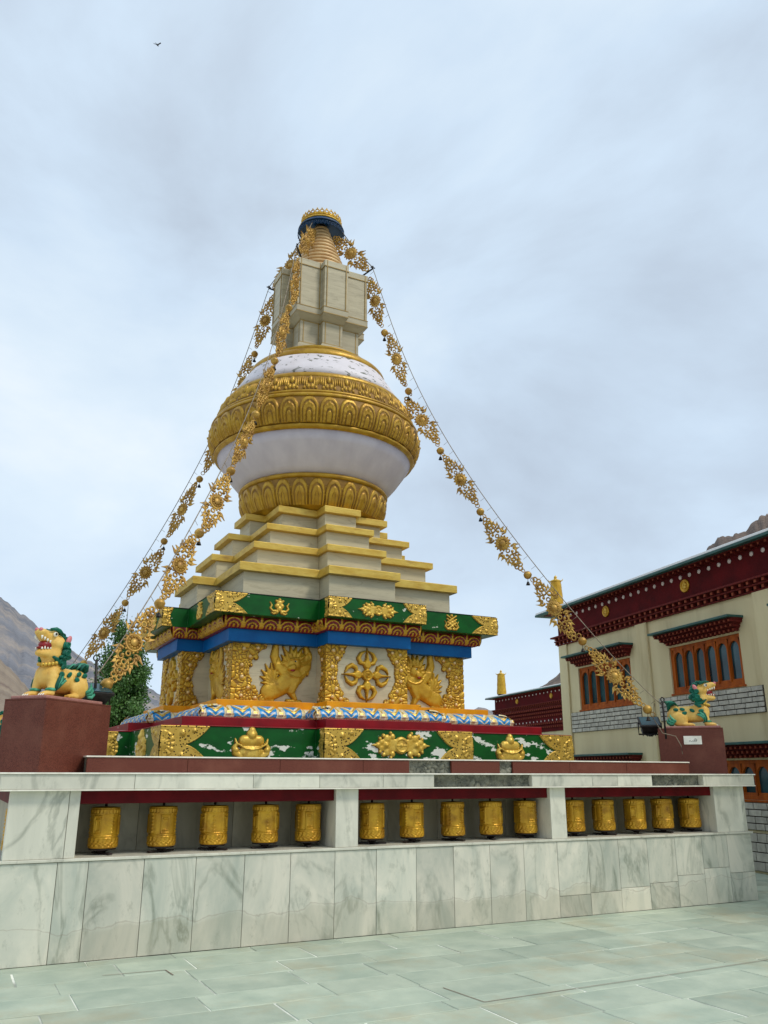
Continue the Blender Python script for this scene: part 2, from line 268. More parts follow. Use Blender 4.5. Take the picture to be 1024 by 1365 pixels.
# ------------------------------------------------------------------ mesh helpers
class MB:
    def __init__(s): s.v = []; s.f = []; s.m = []; s.sm = []
    def add(s, vs, fs, mi=0, smooth=False):
        o = len(s.v); s.v += [tuple(p) for p in vs]; s.f += [tuple(i + o for i in f) for f in fs]
        s.m += [mi] * len(fs); s.sm += [smooth] * len(fs); return s
    def box(s, x0, x1, y0, y1, z0, z1, mi=0):
        return s.add([(x0, y0, z0), (x1, y0, z0), (x1, y1, z0), (x0, y1, z0), (x0, y0, z1), (x1, y0, z1), (x1, y1, z1), (x0, y1, z1)],
                     [(0, 3, 2, 1), (4, 5, 6, 7), (0, 1, 5, 4), (1, 2, 6, 5), (2, 3, 7, 6), (3, 0, 4, 7)], mi)
    def bbox(s, x0, x1, y0, y1, z0, z1, b=0.006, mi=0):
        """box with chamfered edges (one bevel)"""
        vs = []; idx = {}
        for i, (X, sx) in enumerate(((x0, 1), (x1, -1))):
            for j, (Y, sy) in enumerate(((y0, 1), (y1, -1))):
                for k, (Z, sz) in enumerate(((z0, 1), (z1, -1))):
                    for a in range(3):
                        idx[i, j, k, a] = len(vs)
                        vs.append((X + (0 if a == 0 else sx * b), Y + (0 if a == 1 else sy * b), Z + (0 if a == 2 else sz * b)))
        g = lambda i, j, k, a: idx[i, j, k, a]
        fs = []
        for i in (0, 1):
            q = [g(i, 0, 0, 0), g(i, 1, 0, 0), g(i, 1, 1, 0), g(i, 0, 1, 0)]; fs.append(q if i else q[::-1])
            q = [g(0, i, 0, 1), g(1, i, 0, 1), g(1, i, 1, 1), g(0, i, 1, 1)]; fs.append(q[::-1] if i else q)
            q = [g(0, 0, i, 2), g(1, 0, i, 2), g(1, 1, i, 2), g(0, 1, i, 2)]; fs.append(q if i else q[::-1])
        for j in (0, 1):
            for k in (0, 1):
                fs.append([g(0, j, k, 1), g(1, j, k, 1), g(1, j, k, 2), g(0, j, k, 2)])
                fs.append([g(j, 0, k, 0), g(j, 1, k, 0), g(j, 1, k, 2), g(j, 0, k, 2)])
                fs.append([g(j, k, 0, 0), g(j, k, 1, 0), g(j, k, 1, 1), g(j, k, 0, 1)])
        for i in (0, 1):
            for j in (0, 1):
                for k in (0, 1): fs.append([g(i, j, k, 0), g(i, j, k, 1), g(i, j, k, 2)])
        return s.add(vs, fs, mi)
    def lathe(s, prof, n=48, mi=0, smooth=True, c=(0, 0), caps=True, a0=0.0):
        vs = []; fs = []; k = len(prof)
        for i in range(n):
            t = a0 + 2 * math.pi * i / n
            for r, z in prof: vs.append((c[0] + r * math.cos(t), c[1] + r * math.sin(t), z))
        for i in range(n):
            j = (i + 1) % n
            for q in range(k - 1): fs.append((i * k + q, j * k + q, j * k + q + 1, i * k + q + 1))
        s.add(vs, fs, mi, smooth)
        if caps:
            o = len(s.v) - len(vs)
            for q, flip in ((0, True), (k - 1, False)):
                if prof[q][0] > 1e-4:
                    f = [o + i * k + q for i in range(n)]; s.f.append(tuple(f[::-1] if flip else f)); s.m.append(mi); s.sm.append(False)
        return s
    def tube(s, pts, r, n=6, mi=0, smooth=True):
        pts = [Vector(p) for p in pts]; rs = r if isinstance(r, (list, tuple)) else [r] * len(pts)
        vs = []; up = Vector((0.13, 0.31, 0.94)); fs = []
        for i, p in enumerate(pts):
            t = (pts[min(i + 1, len(pts) - 1)] - pts[max(i - 1, 0)]).normalized()
            a = t.cross(up)
            if a.length < 0.05: a = t.cross(Vector((1, 0, 0)))
            a.normalize(); b = t.cross(a)
            for q in range(n):
                an = 2 * math.pi * q / n; vs.append(p + (a * math.cos(an) + b * math.sin(an)) * rs[i])
        for i in range(len(pts) - 1):
            for q in range(n):
                z = (q + 1) % n; fs.append((i * n + q, (i + 1) * n + q, (i + 1) * n + z, i * n + z))
        fs.append(tuple(range(n))); fs.append(tuple((len(pts) - 1) * n + q for q in range(n))[::-1])
        return s.add(vs, fs, mi, smooth)
    def ell(s, c, r, n=12, k=8, mi=0, rot=None):
        vs = []; fs = []
        for i in range(k + 1):
            ph = math.pi * i / k
            for j in range(n):
                t = 2 * math.pi * j / n
                p = Vector((r[0] * math.sin(ph) * math.cos(t), r[1] * math.sin(ph) * math.sin(t), -r[2] * math.cos(ph)))
                if rot: p = rot @ p
                vs.append(p + Vector(c))
        for i in range(k):
            for j in range(n):
                q = (j + 1) % n; fs.append((i * n + j, i * n + q, (i + 1) * n + q, (i + 1) * n + j))
        return s.add(vs, fs, mi, True)
    def torus(s, c, R_, r, n=14, k=6, mi=0, ax=(0, 1, 0)):
        ax = Vector(ax).normalized(); a = ax.orthogonal().normalized(); b = ax.cross(a); vs = []; fs = []
        for i in range(n):
            t = 2 * math.pi * i / n; d = a * math.cos(t) + b * math.sin(t)
            for j in range(k):
                q = 2 * math.pi * j / k; vs.append(Vector(c) + d * (R_ + r * math.cos(q)) + ax * (r * math.sin(q)))
        for i in range(n):
            for j in range(k):
                i2 = (i + 1) % n; j2 = (j + 1) % k; fs.append((i * k + j, i2 * k + j, i2 * k + j2, i * k + j2))
        return s.add(vs, fs, mi, True)
    def prism(s, poly, y0, y1, mi=0):
        """polygon in x-z extruded along y"""
        n = len(poly); vs = [(x, y0, z) for x, z in poly] + [(x, y1, z) for x, z in poly]
        fs = [tuple(range(n)), tuple(range(2 * n - 1, n - 1, -1))] + [(i, i + n, (i + 1) % n + n, (i + 1) % n) for i in range(n)]
        return s.add(vs, fs, mi)
    def mesh(s, name, mats):
        me = bpy.data.meshes.new(name); me.from_pydata(s.v, [], s.f)
        for m in (mats if isinstance(mats, (list, tuple)) else [mats]): me.materials.append(m)
        me.polygons.foreach_set('material_index', s.m); me.polygons.foreach_set('use_smooth', s.sm); me.update()
        return me

def link(name, data, parent=None, loc=(0, 0, 0), rot=(0, 0, 0), scale=None):
    o = bpy.data.objects.new(name, data); COL.objects.link(o)
    if parent is not None: o.parent = parent
    o.location = loc; o.rotation_euler = rot
    if scale: o.scale = scale
    return o
def obj(name, mb, mats, parent=None, loc=(0, 0, 0), rot=(0, 0, 0)):
    return link(name, mb.mesh(name, mats), parent, loc, rot)
def tag(o, label, cat, group=None):
    o['label'] = label; o['category'] = cat
    if group: o['group'] = group
    return o
def thing(name, label, cat, loc=(0, 0, 0), rz=0.0, group=None):
    o = link(name, None, None, loc, (0, 0, rz)); o.empty_display_size = 0.2
    return tag(o, label, cat, group)
def structure(o): o['kind'] = 'structure'; return o
def stuff(o): o['kind'] = 'stuff'; return o
def bevel(o, wd, seg=2):
    md = o.modifiers.new('bevel', 'BEVEL'); md.width = wd; md.segments = seg; md.limit_method = 'ANGLE'; md.angle_limit = R(40)
    return o
def copy_tree(o, parent=None):
    c = o.copy(); COL.objects.link(c); c.parent = parent
    for ch in list(o.children): copy_tree(ch, c)
    return c

# ---- relief engine: height fields from signed distances (positive inside)
def cap(U, V, a, b, ra, rb):
    ax, ay = a; bx, by = b; dx, dy = bx - ax, by - ay; L2 = dx * dx + dy * dy + 1e-12
    t = np.clip(((U - ax) * dx + (V - ay) * dy) / L2, 0, 1)
    return ra + (rb - ra) * t - np.hypot(U - ax - t * dx, V - ay - t * dy)
def disc(U, V, c, r): return r - np.hypot(U - c[0], V - c[1])
def ring(U, V, c, r, w_): return w_ - np.abs(np.hypot(U - c[0], V - c[1]) - r)
def chain(U, V, pts, rs):
    d = np.full(U.shape, -9.0)
    for i in range(len(pts) - 1): d = np.maximum(d, cap(U, V, pts[i], pts[i + 1], rs[i], rs[i + 1]))
    return d
def pillow(sd, h, w_):
    t = np.clip(sd / w_, 0, 1)
    return np.where(sd > 0, h * np.sqrt(1 - (1 - t) ** 2), np.maximum(sd, -0.02))
def relief_mesh(name, fn, u0, u1, v0, v1, step, mats, warp=None, keep_all=False):
    nu = max(2, int(round((u1 - u0) / step)) + 1); nv = max(2, int(round((v1 - v0) / step)) + 1)
    U, V = np.meshgrid(np.linspace(u0, u1, nu), np.linspace(v0, v1, nv))
    r = fn(U, V)
    H, M = r if isinstance(r, tuple) else (r, np.zeros(U.shape, int))
    if warp: X, Y, Z = warp(U, V, H)
    else: X, Y, Z = U, -H, V
    idx = np.arange(nu * nv).reshape(nv, nu)
    q = np.stack([idx[:-1, :-1], idx[:-1, 1:], idx[1:, 1:], idx[1:, :-1]], -1).reshape(-1, 4)
    hf = H.ravel()
    if not keep_all: q = q[(hf[q] > -0.004).any(1)]
    used = np.unique(q); remap = np.full(nu * nv, -1); remap[used] = np.arange(len(used)); 
    vs = np.stack([X.ravel(), Y.ravel(), Z.ravel()], -1)[used]
    me = bpy.data.meshes.new(name); me.from_pydata(vs.tolist(), [], remap[q].tolist())
    for m in mats: me.materials.append(m)
    me.polygons.foreach_set('material_index', np.asarray(M.ravel()[q[:, 0]], int)); me.polygons.foreach_set('use_smooth', np.ones(len(q), bool)); me.update()
    return me

def cells(U, V, n, bu, bv, seed):
    """packed leaf cells: gap between nearest and second nearest of scattered, randomly stretched seeds"""
    r = np.random.RandomState(seed); f1 = np.full(U.shape, 9.0); f2 = np.full(U.shape, 9.0); an = np.zeros(U.shape)
    for k in range(n):
        cx, cy, a, e_ = r.uniform(*bu), r.uniform(*bv), r.uniform(0, 3.14), r.uniform(.6, 1.0)
        dx, dy = U - cx, V - cy; x_ = dx * math.cos(a) + dy * math.sin(a); y_ = (-dx * math.sin(a) + dy * math.cos(a)) / e_
        d = np.hypot(x_, y_); near = d < f1; f2 = np.where(near, f1, np.minimum(f2, d)); f1 = np.where(near, d, f1)
    return f1, f2

# ================================================================== SETTING
# terrain sheet, paving, mountains
mb = MB(); S_ = 2500.0
mb.add([(-S_, -S_, -0.06), (S_, -S_, -0.06), (S_, S_, -0.06), (-S_, S_, -0.06)], [(0, 1, 2, 3)])
structure(obj('ground', mb, earth))
mb = MB(); mb.add([(-14, -6, -0.0045), (30, -6, -0.0045), (30, 34, -0.0045), (-14, 34, -0.0045)], [(0, 1, 2, 3)])
paving = structure(obj('paving', mb, grout))
r_ = random.Random(11)
def lay_slabs(x0, x1, y0, y1):
    y = y0
    while y < y1 - 0.01:
        d = min(r_.choice((0.40, 0.46, 0.52)), y1 - y)
        x = x0 - r_.random() * 0.6
        while x < x1:
            l = r_.uniform(0.55, 1.15); g = r_.choice((0.005, 0.008, 0.014, 0.024)); t = r_.uniform(-0.0018, 0.0018)
            m = MB(); j = lambda: r_.uniform(-0.003, 0.003)
            xa, xb, ya, yb = x + g / 2, x + l - g / 2, y + 0.004, y + d - r_.choice((0.004, 0.006, 0.010, 0.016))
            cx, cy = (xa + xb) / 2, (ya + yb) / 2
            m.bbox(xa - cx + j(), xb - cx + j(), ya - cy + j(), yb - cy + j(), -0.03, 0.0 + t, 0.003)
            obj('slab', m, slate, paving, (cx, cy, 0.0))
            x += l
        y += d
lay_slabs(-2.4, 9.6, 3.0, 5.6)
lay_slabs(-1.2, 13.4, 5.6, 7.99)
lay_slabs(9.45, 13.4, 7.99, 11.2)
mb = MB(); mb.add([(-14, 34, -0.004), (30, 34, -0.004), (30, 11.2, -0.004), (9.35, 11.2, -0.004), (9.35, 16.9, -0.004), (-14, 16.9, -0.004)], [(0, 1, 2, 3, 4, 5)][:0])
for (a, b, c_, d_) in ((9.45, 30, 11.2, 34), (13.4, 30, -6, 11.2)):
    mb.add([(a, c_, -0.003), (b, c_, -0.003), (b, d_, -0.003), (a, d_, -0.003)], [(0, 1, 2, 3)])
obj('far_slab_sheet', mb, slate, paving)
# two dark open joints around a lifted cover slab
def ground_strip(pts, wd):
    m = MB()
    for a, b in zip(pts[:-1], pts[1:]):
        a, b = Vector(a), Vector(b); t = (b - a).normalized(); n = Vector((-t.y, t.x)) * wd / 2
        m.add([(*(a - n), 0), (*(b - n), 0), (*(b + n), 0), (*(a + n), 0)], [(0, 1, 2, 3)])
    return obj('dark_joint', m, joint_dark, paving, (0, 0, 0.0045))
ground_strip([(3.47, 5.90), (3.52, 5.43), (5.2, 5.47), (6.6, 5.515), (8.6, 5.56)], 0.009)
ground_strip([(1.30, 7.40), (1.78, 7.37), (1.795, 7.17)], 0.010)

from mathutils import noise as mn
def fbm(x, y, seed, octs=7, gain=0.5):
    f = [mn.fractal(Vector((a, b, seed * 7.3)), gain * 2, 2.1, octs) for a, b in zip(x.ravel(), y.ravel())]
    return np.array(f).reshape(x.shape)
def mountain(name, azs, els, r0, r1, mat, seed, rough=0.1, behind=500):
    az = np.linspace(azs[0], azs[-1], 420); el = np.interp(az, azs, els)
    t = np.linspace(0, 1.6, 110)
    A, T = np.meshgrid(az, t); E = np.interp(A, azs, els)
    RR = r0 + (r1 - r0) * T; X = RR * np.sin(np.radians(A)); Y = RR * np.cos(np.radians(A))
    top = E * r1 + 1.5
    prof = np.where(T < 1, np.clip(T, 0, 1) ** 1.25, 1 - (T - 1) * 0.9)
    nz_ = fbm(X / 120, Y / 120, seed, 5, 0.42); ridg = 0.3 - np.abs(fbm(A * .5 + T * .4, T * .35, seed + 3, 6, 0.42)) * 1.3
    Z = top * prof + (nz_ * 0.5 + ridg * 0.7) * top * rough * np.clip(T * 2, 0, 1) - 3 * (1 - np.clip(T * 3, 0, 1))
    nv, nu = A.shape; idx = np.arange(nu * nv).reshape(nv, nu)
    q = np.stack([idx[:-1, :-1], idx[:-1, 1:], idx[1:, 1:], idx[1:, :-1]], -1).reshape(-1, 4)
    me = bpy.data.meshes.new(name); me.from_pydata(np.stack([X.ravel(), Y.ravel(), Z.ravel()], -1).tolist(), [], q.tolist())
    me.materials.append(mat); me.polygons.foreach_set('use_smooth', np.ones(len(q), bool)); me.update()
    return structure(link(name, me))
rock_grey = material('mountain_rock', lin((128, 128, 134)), lin((100, 102, 110)), rough=0.95, scale=0.016, detail=10, bump=1.0, bscale=0.25, dirt=lin((158, 146, 136)), dirt_scale=0.02, dirt_lo=0.48, dirt_hi=0.62, stretch=(1, 1, 0.5))
rock_tan = material('scree_slope', lin((150, 134, 114)), lin((120, 104, 90)), rough=0.95, scale=0.03, detail=10, bump=1.0, bscale=0.16, dirt=lin((104, 82, 72)), dirt_scale=0.02, dirt_lo=0.55, dirt_hi=0.68, stretch=(1, 1, 0.6))
rock_brown = material('brown_mountain', lin((138, 118, 102)), lin((106, 90, 80)), rough=0.95, scale=0.016, detail=10, bump=1.0, bscale=0.25, dirt=lin((84, 74, 70)), dirt_scale=0.02, dirt_lo=0.5, dirt_hi=0.65, stretch=(1, 1, 0.6))
mountain('mountain', [-24, -8, 0, 1.6, 3.6, 6.0, 9, 12.1, 17, 24, 29, 33.2, 36], [0.40, 0.29, 0.20, 0.190, 0.164, 0.134, 0.110, 0.086, 0.06, 0.045, 0.06, 0.074, 0.06], 250, 800, rock_grey, 4, 0.07)
mountain('mountain_slope', [-24, -8, -2, 0, 1.6, 3.2, 5.0, 7.2, 9], [0.30, 0.22, 0.16, 0.145, 0.128, 0.104, 0.07, 0.03, 0.0], 120, 380, rock_tan, 9, 0.07)
mountain('mountain_ridge', [31, 34, 37.6, 41, 45, 48.3, 49.6, 52.7, 58, 66, 80], [0.0, 0.05, 0.100, 0.145, 0.20, 0.238, 0.256, 0.280, 0.325, 0.38, 0.44], 260, 700, rock_brown, 21, 0.06)

# ================================================================== ENCLOSURE WALL
WX0, WX1, WY, WYB = 0.50, 9.30, 8.0, 16.7
wall = thing('enclosure_wall', 'long marble clad wall with prayer wheel niches around the stupa', 'wall', (0, 0, 0))
mb = MB()
mb.box(WX0 + 0.013, WX1 - 0.013, WY + 0.014, WYB, 0.0, 0.775)                  # lower body
obj('wall_core', mb, marble_niche, wall)
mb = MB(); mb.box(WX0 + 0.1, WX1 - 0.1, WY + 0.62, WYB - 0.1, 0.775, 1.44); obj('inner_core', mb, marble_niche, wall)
# marble facing panels
seams = [0.50, 0.953, 1.205, 1.676, 2.138, 2.594, 3.047, 3.506, 3.957, 4.41, 4.855, 5.307, 5.748, 6.204, 6.639, 7.085, 7.525, 7.971, 8.414, 8.85, 9.285]
split = {13: 0.215, 14: 0.226, 15: 0.25, 16: 0.278, 17: 0.34, 18: 0.40, 19: 0.33}
for i, (a, b) in enumerate(zip(seams[:-1], seams[1:])):
    zs = [0.0, split[i], 0.775] if i in split else [0.0, 0.775]
    for z0, z1 in zip(zs[:-1], zs[1:]):
        m = MB(); w_, hh = b - a, z1 - z0; jj = rng.uniform(-0.0015, 0.0015)
        m.bbox(-w_ / 2 + 0.0022, w_ / 2 - 0.0022, -0.007 + jj, 0.0135, 0.002, hh - 0.002, 0.0018)
        obj('marble_panel', m, marble_wall, wall, ((a + b) / 2, WY + 0.0, z0))
y = WY + 0.02
while y < WYB - 0.1:                                                            # the two returns
    for xs in (WX0, WX1 - 0.013):
        m = MB(); m.bbox(0, 0.014, 0.002, 0.448, 0.002, 0.773, 0.002); obj('marble_panel', m, marble_wall, wall, (xs - (0.0 if xs < 1 else -0.002), y, 0))
    y += 0.45
m = MB(); m.bbox(0.47, WX1 + 0.02, WY - 0.022, WY + 0.66, 0.777, 0.802, 0.004); obj('ledge', m, marble_cornice, wall)
m = MB(); m.bbox(0.47, 1.06, WY + 0.662, WYB, 0.777, 0.802, 0.004); obj('ledge', m, marble_cornice, wall)
# piers and end pilasters
def pier(a, b, d0=0.0, d1=0.60):
    m = MB(); m.bbox(a, b, WY + d0, WY + d1, 0.803, 1.358, 0.003); return obj('pier', m, marble_cornice, wall)
pier(0.515, 0.99, 0.0, 0.10); pier(0.994, 1.083, 0.002); pier(3.51, 3.755); pier(6.15, 6.365); pier(8.72, 9.195); pier(9.199, 9.262, 0.003)
# niche back panels, lintel, soffit
for a, b in ((1.083, 3.51), (3.755, 6.15), (6.365, 8.72)):
    x = a
    while x < b - 0.02:
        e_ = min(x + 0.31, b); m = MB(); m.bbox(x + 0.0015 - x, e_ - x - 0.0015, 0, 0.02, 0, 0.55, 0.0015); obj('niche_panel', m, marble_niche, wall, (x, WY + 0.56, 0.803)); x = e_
    m = MB(); m.bbox(a + 0.001, b - 0.001, WY + 0.05, WY + 0.13, 1.238, 1.357, 0.003); obj('lintel', m, dark_red, wall)
    m = MB(); m.box(a + 0.001, b - 0.001, WY + 0.131, WY + 0.58, 1.33, 1.357); obj('soffit', m, wood_base, wall)
# niche in the left return
m = MB(); m.bbox(0.53, 0.60, WY + 0.11, WYB - 0.2, 1.238, 1.357, 0.003); obj('lintel', m, dark_red, wall)
# cornice slabs, two lengths broken off down to the rubble
cs = [0.42, 1.52, 2.62, 3.30, 4.0, 4.60]; cs2 = [5.86, 6.72, 7.10, 7.64]; cs3 = [8.49, 9.40]
for seq in (cs, cs2, cs3):
    for a, b in zip(seq[:-1], seq[1:]):
        m = MB(); m.bbox(a + 0.0015, b - 0.0015, WY - 0.07, WY + 0.02, 1.362, 1.484, 0.003); obj('cornice_slab', m, marble_cornice, wall)
m = MB(); m.bbox(0.40, 9.42, WY - 0.085, WY + 0.30, 1.4855, 1.500, 0.003); obj('cornice_cap', m, plain_white, wall)
m = MB(); m.bbox(0.41, 9.41, WY - 0.078, WY + 0.60, 1.3485, 1.3605, 0.003); obj('cornice_fillet', m, plain_white, wall)
m = MB(); m.box(0.43, 9.38, WY + 0.022, WY + 0.62, 1.3615, 1.4845); obj('cornice_core', m, rubble, wall)
m = MB(); m.bbox(0.42, 0.52, WY + 0.022, WYB, 1.362, 1.484, 0.003); obj('cornice_slab', m, marble_cornice, wall)
m = MB(); m.bbox(9.30, 9.40, WY + 0.022, WYB, 1.362, 1.484, 0.003); obj('cornice_slab', m, marble_cornice, wall)
m = MB(); m.box(0.53, 9.29, WY + 0.63, WYB - 0.01, 1.3615, 1.483); obj('terrace', m, terrace_mat, wall)
def rubble_run(name, x0, x1, y, z0, z1, seed, sx=0.09):
    """broken-off facing: rough stones bedded in smeared cement"""
    def f(U, V):
        f1, f2 = cells(U, V, int((x1 - x0) * (z1 - z0) / 0.0032) + 3, (0, x1 - x0), (0, z1 - z0), seed)
        n_ = np.array([mn.fractal(Vector((a * 16, b * 16, seed)), 0.9, 2.1, 6) for a, b in zip(U.ravel(), V.ravel())]).reshape(U.shape)
        return 0.030 * np.sqrt(np.clip((f2 - f1) / .05, 0, 1)) + 0.014 * n_ + 0.012 * np.sin(U * 9 + seed), np.zeros(U.shape, int)
    me = relief_mesh('exposed_rubble', f, 0, x1 - x0, 0, z1 - z0, 0.007, [rubble], keep_all=True)
    me.polygons.foreach_set('use_smooth', np.zeros(len(me.polygons), bool))
    return stuff(link('exposed_rubble', me, wall, (x0, y + .02, z0)))
rubble_run('rubble', 4.605, 5.855, WY + 0.005, 1.362, 1.484, 3, 0.17)
rubble_run('rubble', 7.645, 8.485, WY + 0.005, 1.362, 1.484, 4, 0.20)
# red granite parapet above the cornice
PY = 8.20
for a, b in ((1.13, 2.05), (2.05, 2.98), (2.98, 3.90), (3.90, 4.45), (4.98, 5.62), (5.80, 6.62), (6.62, 7.50), (7.50, 8.55)):
    m = MB(); m.bbox(a + 0.0015, b - 0.0015, PY, PY + 0.03, 1.5005, 1.633, 0.002); obj('parapet_slab', m, granite, wall)
m = MB(); m.box(1.14, 8.54, PY + 0.055, PY + 0.25, 1.5005, 1.633); obj('parapet_core', m, rubble, wall)
m = MB(); m.bbox(1.12, 8.56, PY - 0.012, PY + 0.27, 1.6345, 1.647, 0.003); obj('parapet_cap', m, plain_white, wall)
rubble_run('rubble', 4.455, 4.975, PY + 0.04, 1.5005, 1.633, 5, 0.16)
rubble_run('rubble', 5.625, 5.795, PY + 0.04, 1.5005, 1.633, 6, 0.12)

# ------------------------------------------------------------------ prayer wheels
def drum_fn(U, V):      # U angle 0..2pi, V 0..1 height
    H = np.zeros(U.shape)
    for k in (0.03, 0.25, 0.30, 0.86, 0.97): H = np.maximum(H, 0.006 * np.exp(-((V - k) / 0.014) ** 2))
    a = (U * 3 / (2 * np.pi)) % 1.0 - 0.5                       # three cartouches round the drum
    x = a * 2.1 * 0.26; z = (V - 0.58) * 0.37
    bx = np.maximum(np.abs(x) / 0.075, np.abs(z) / 0.085)
    H = np.maximum(H, 0.009 * np.exp(-((bx - 1) / 0.10) ** 2) * (V > 0.32) * (V < 0.85))
    bx2 = np.maximum(np.abs(x) / 0.045, np.abs(z + 0.005) / 0.055)
    H = np.maximum(H, 0.008 * np.exp(-((bx2 - 1) / 0.13) ** 2) * (V > 0.32) * (V < 0.85))
    H = np.maximum(H, 0.006 * np.exp(-(((np.abs(a) - 0.5) / 0.045) ** 2)) * (V > 0.3) * (V < 0.86) * (0.6 + 0.4 * np.sin(V * 70)))
    H = np.maximum(H, 0.006 * np.abs(np.sin(U * 9 + 6 * np.sin(V * 40))) * (V > 0.05) * (V < 0.24))
    H = np.maximum(H, 0.005 * np.abs(np.sin(U * 12)) * (V > 0.88) * (V < 0.96))
    return H * 1.7
RW = 0.122
drum_me = relief_mesh('drum', lambda U, V: drum_fn(U, V / 3.2), 0, 2 * math.pi, 0, 3.2, 0.045, [gold_wheel], keep_all=True,
                      warp=lambda U, V, H: ((RW + H) * np.cos(U), (RW + H) * np.sin(U), 0.055 + V / 3.2 * 0.335))
cap_me = MB().lathe([(0.02, 0.405), (0.125, 0.398), (0.129, 0.388), (0.122, 0.384)], 28).mesh('end_cap', gold_wheel)
foot_me = MB().lathe([(0.0, 0.054), (0.118, 0.052), (0.118, 0.04), (0.06, 0.034), (0.03, 0.02), (0.03, 0.0), (0.0, 0.0)], 20).mesh('foot', wood_base)
bar_me = MB().box(-0.15, 0.15, -0.018, 0.018, 0.003, 0.018).mesh('support_bar', wood_base)
axle_me = MB().tube([(0, 0, 0.40), (0, 0, 0.535)], 0.012, 8).mesh('axle', iron)
wx = [1.352, 1.873, 2.364, 2.876, 3.330, 4.045, 4.518, 5.030, 5.525, 6.000, 6.690, 7.150, 7.640, 8.090, 8.560]
bays = ('left bay beside the corner pilaster', 'middle bay between the two piers', 'right bay towards the monastery')
ords = ('first', 'second', 'third', 'fourth', 'fifth')
for i, x in enumerate(wx):
    t = thing('prayer_wheel', 'embossed brass prayer wheel, %s from the left in the %s' % (ords[i % 5], bays[i // 5]), 'prayer wheel', (x, WY + 0.28, 0.803), rng.uniform(0, 6.28), 'prayer wheels along the wall')
    for n_, me in (('drum', drum_me), ('end_cap', cap_me), ('foot', foot_me), ('axle', axle_me)): link(n_, me, t)
    link('support_bar', bar_me, t, rot=(0, 0, rng.uniform(-.1, .1)))
t = thing('prayer_wheel', 'prayer wheel glimpsed round the left corner of the wall', 'prayer wheel', (0.645, WY + 0.30, 0.803), 1.0, 'prayer wheels along the wall')
for n_, me in (('drum', drum_me), ('end_cap', cap_me), ('foot', foot_me), ('axle', axle_me)): link(n_, me, t)

# ================================================================== STUPA
XC, YC = 4.90, 12.351
st = thing('stupa', 'tall white and gold stupa on a green, red and blue stepped base', 'stupa', (XC, YC, 0))
def redent_pts(d, p, w_):
    q = []
    for k in range(4):
        c, s = (1, 0, -1, 0)[k], (0, 1, 0, -1)[k]
        for x, y in ((-d, -d), (-w_, -d), (-w_, -p), (w_, -p), (w_, -d)): q.append((c * x - s * y, s * x + c * y))
    return q
def redent(name, levels, mat, parent=st, bev=0.0):
    """levels: (d, p, w, z) rings from bottom to top of a square plan with a central projection on each side"""
    m = MB(); n = 20
    vs = []
    for d, p, w_, z in levels: vs += [(x, y, z) for x, y in redent_pts(d, p, w_)]
    fs = [tuple(range(n))[::-1], tuple(range((len(levels) - 1) * n, len(levels) * n))]
    for i in range(len(levels) - 1):
        for j in range(n): fs.append((i * n + j, i * n + (j + 1) % n, (i + 1) * n + (j + 1) % n, (i + 1) * n + j))
    m.add(vs, fs); o = obj(name, m, mat, parent)
    if bev: bevel(o, bev)
    return o
def solid(name, d, p, w_, z0, z1, mat, bev=0.008): return redent(name, [(d, p, w_, z0), (d, p, w_, z1)], mat, bev=bev)
PL = (2.828, 3.112, 0.998)
solid('plinth', *PL, 1.484, 2.003, green_peel, 0.006)
redent('plinth_ledge', [(PL[0] + .012, PL[1] + .012, PL[2] + .012, 2.0035), (PL[0] + .012, PL[1] + .012, PL[2] + .012, 2.012), (2.57, 2.865, .902, 2.030)], red, bev=0.003)
RD = (2.553, 2.85, 0.885)
solid('red_band', *RD, 2.025, 2.127, red, 0.006)
LB = (2.017, 2.369, 0.674)          # yellow step
prof = [(0.02, 2.1275), (0.20, 2.129), (0.245, 2.15), (0.255, 2.185), (0.235, 2.22), (0.18, 2.255), (0.10, 2.278), (0.0, 2.2795)]
redent('lotus_moulding', [(LB[0] + o, LB[1] + o, LB[2] + o, z) for o, z in prof], cream_motif, bev=0.0)
solid('yellow_step', *LB, 2.280, 2.379, yellow, 0.005)
PN = (1.736, 2.120, 0.579)
solid('relief_block', *PN, 2.3795, 3.14, marble_tier, 0.004)
solid('blue_band', 1.862, 2.240, 0.625, 3.137, 3.303, blue, 0.006)
prof = [(0.03, 3.3035), (0.075, 3.32), (0.098, 3.37), (0.105, 3.42), (0.10, 3.449)]
redent('red_moulding', [(1.862 + o, 2.240 + o, 0.625 + o, z) for o, z in prof], red_band)
GC = (2.128, 2.475, 0.712)
solid('green_cornice', *GC, 3.450, 3.720, green, 0.006)
redent('cornice_lip', [(GC[0] + .008, GC[1] + .008, GC[2] + .008, 3.7205), (GC[0] + .008, GC[1] + .008, GC[2] + .008, 3.727)], black_paint)
tiers = [(1.723, 2.068, 0.559, 3.727, 4.13, 4.248), (1.457, 1.788, 0.474, 4.248, 4.535, 4.632), (1.187, 1.533, 0.393, 4.632, 4.915, 5.007), (0.926, 1.248, 0.303, 5.007, 5.287, 5.39)]
SIDES = {'front': 0.0, 'left': -math.pi / 2, 'right': math.pi / 2, 'back': math.pi}
def on_side(name, me, side, x, dist, z, extra=0.0, parent=st, flip=False):
    a = SIDES[side]; c, s = math.cos(a), math.sin(a)
    return link(name, me, parent, (c * x + s * dist, s * x - c * dist, z), (0, 0, a + extra), (-1, 1, 1) if flip else None)
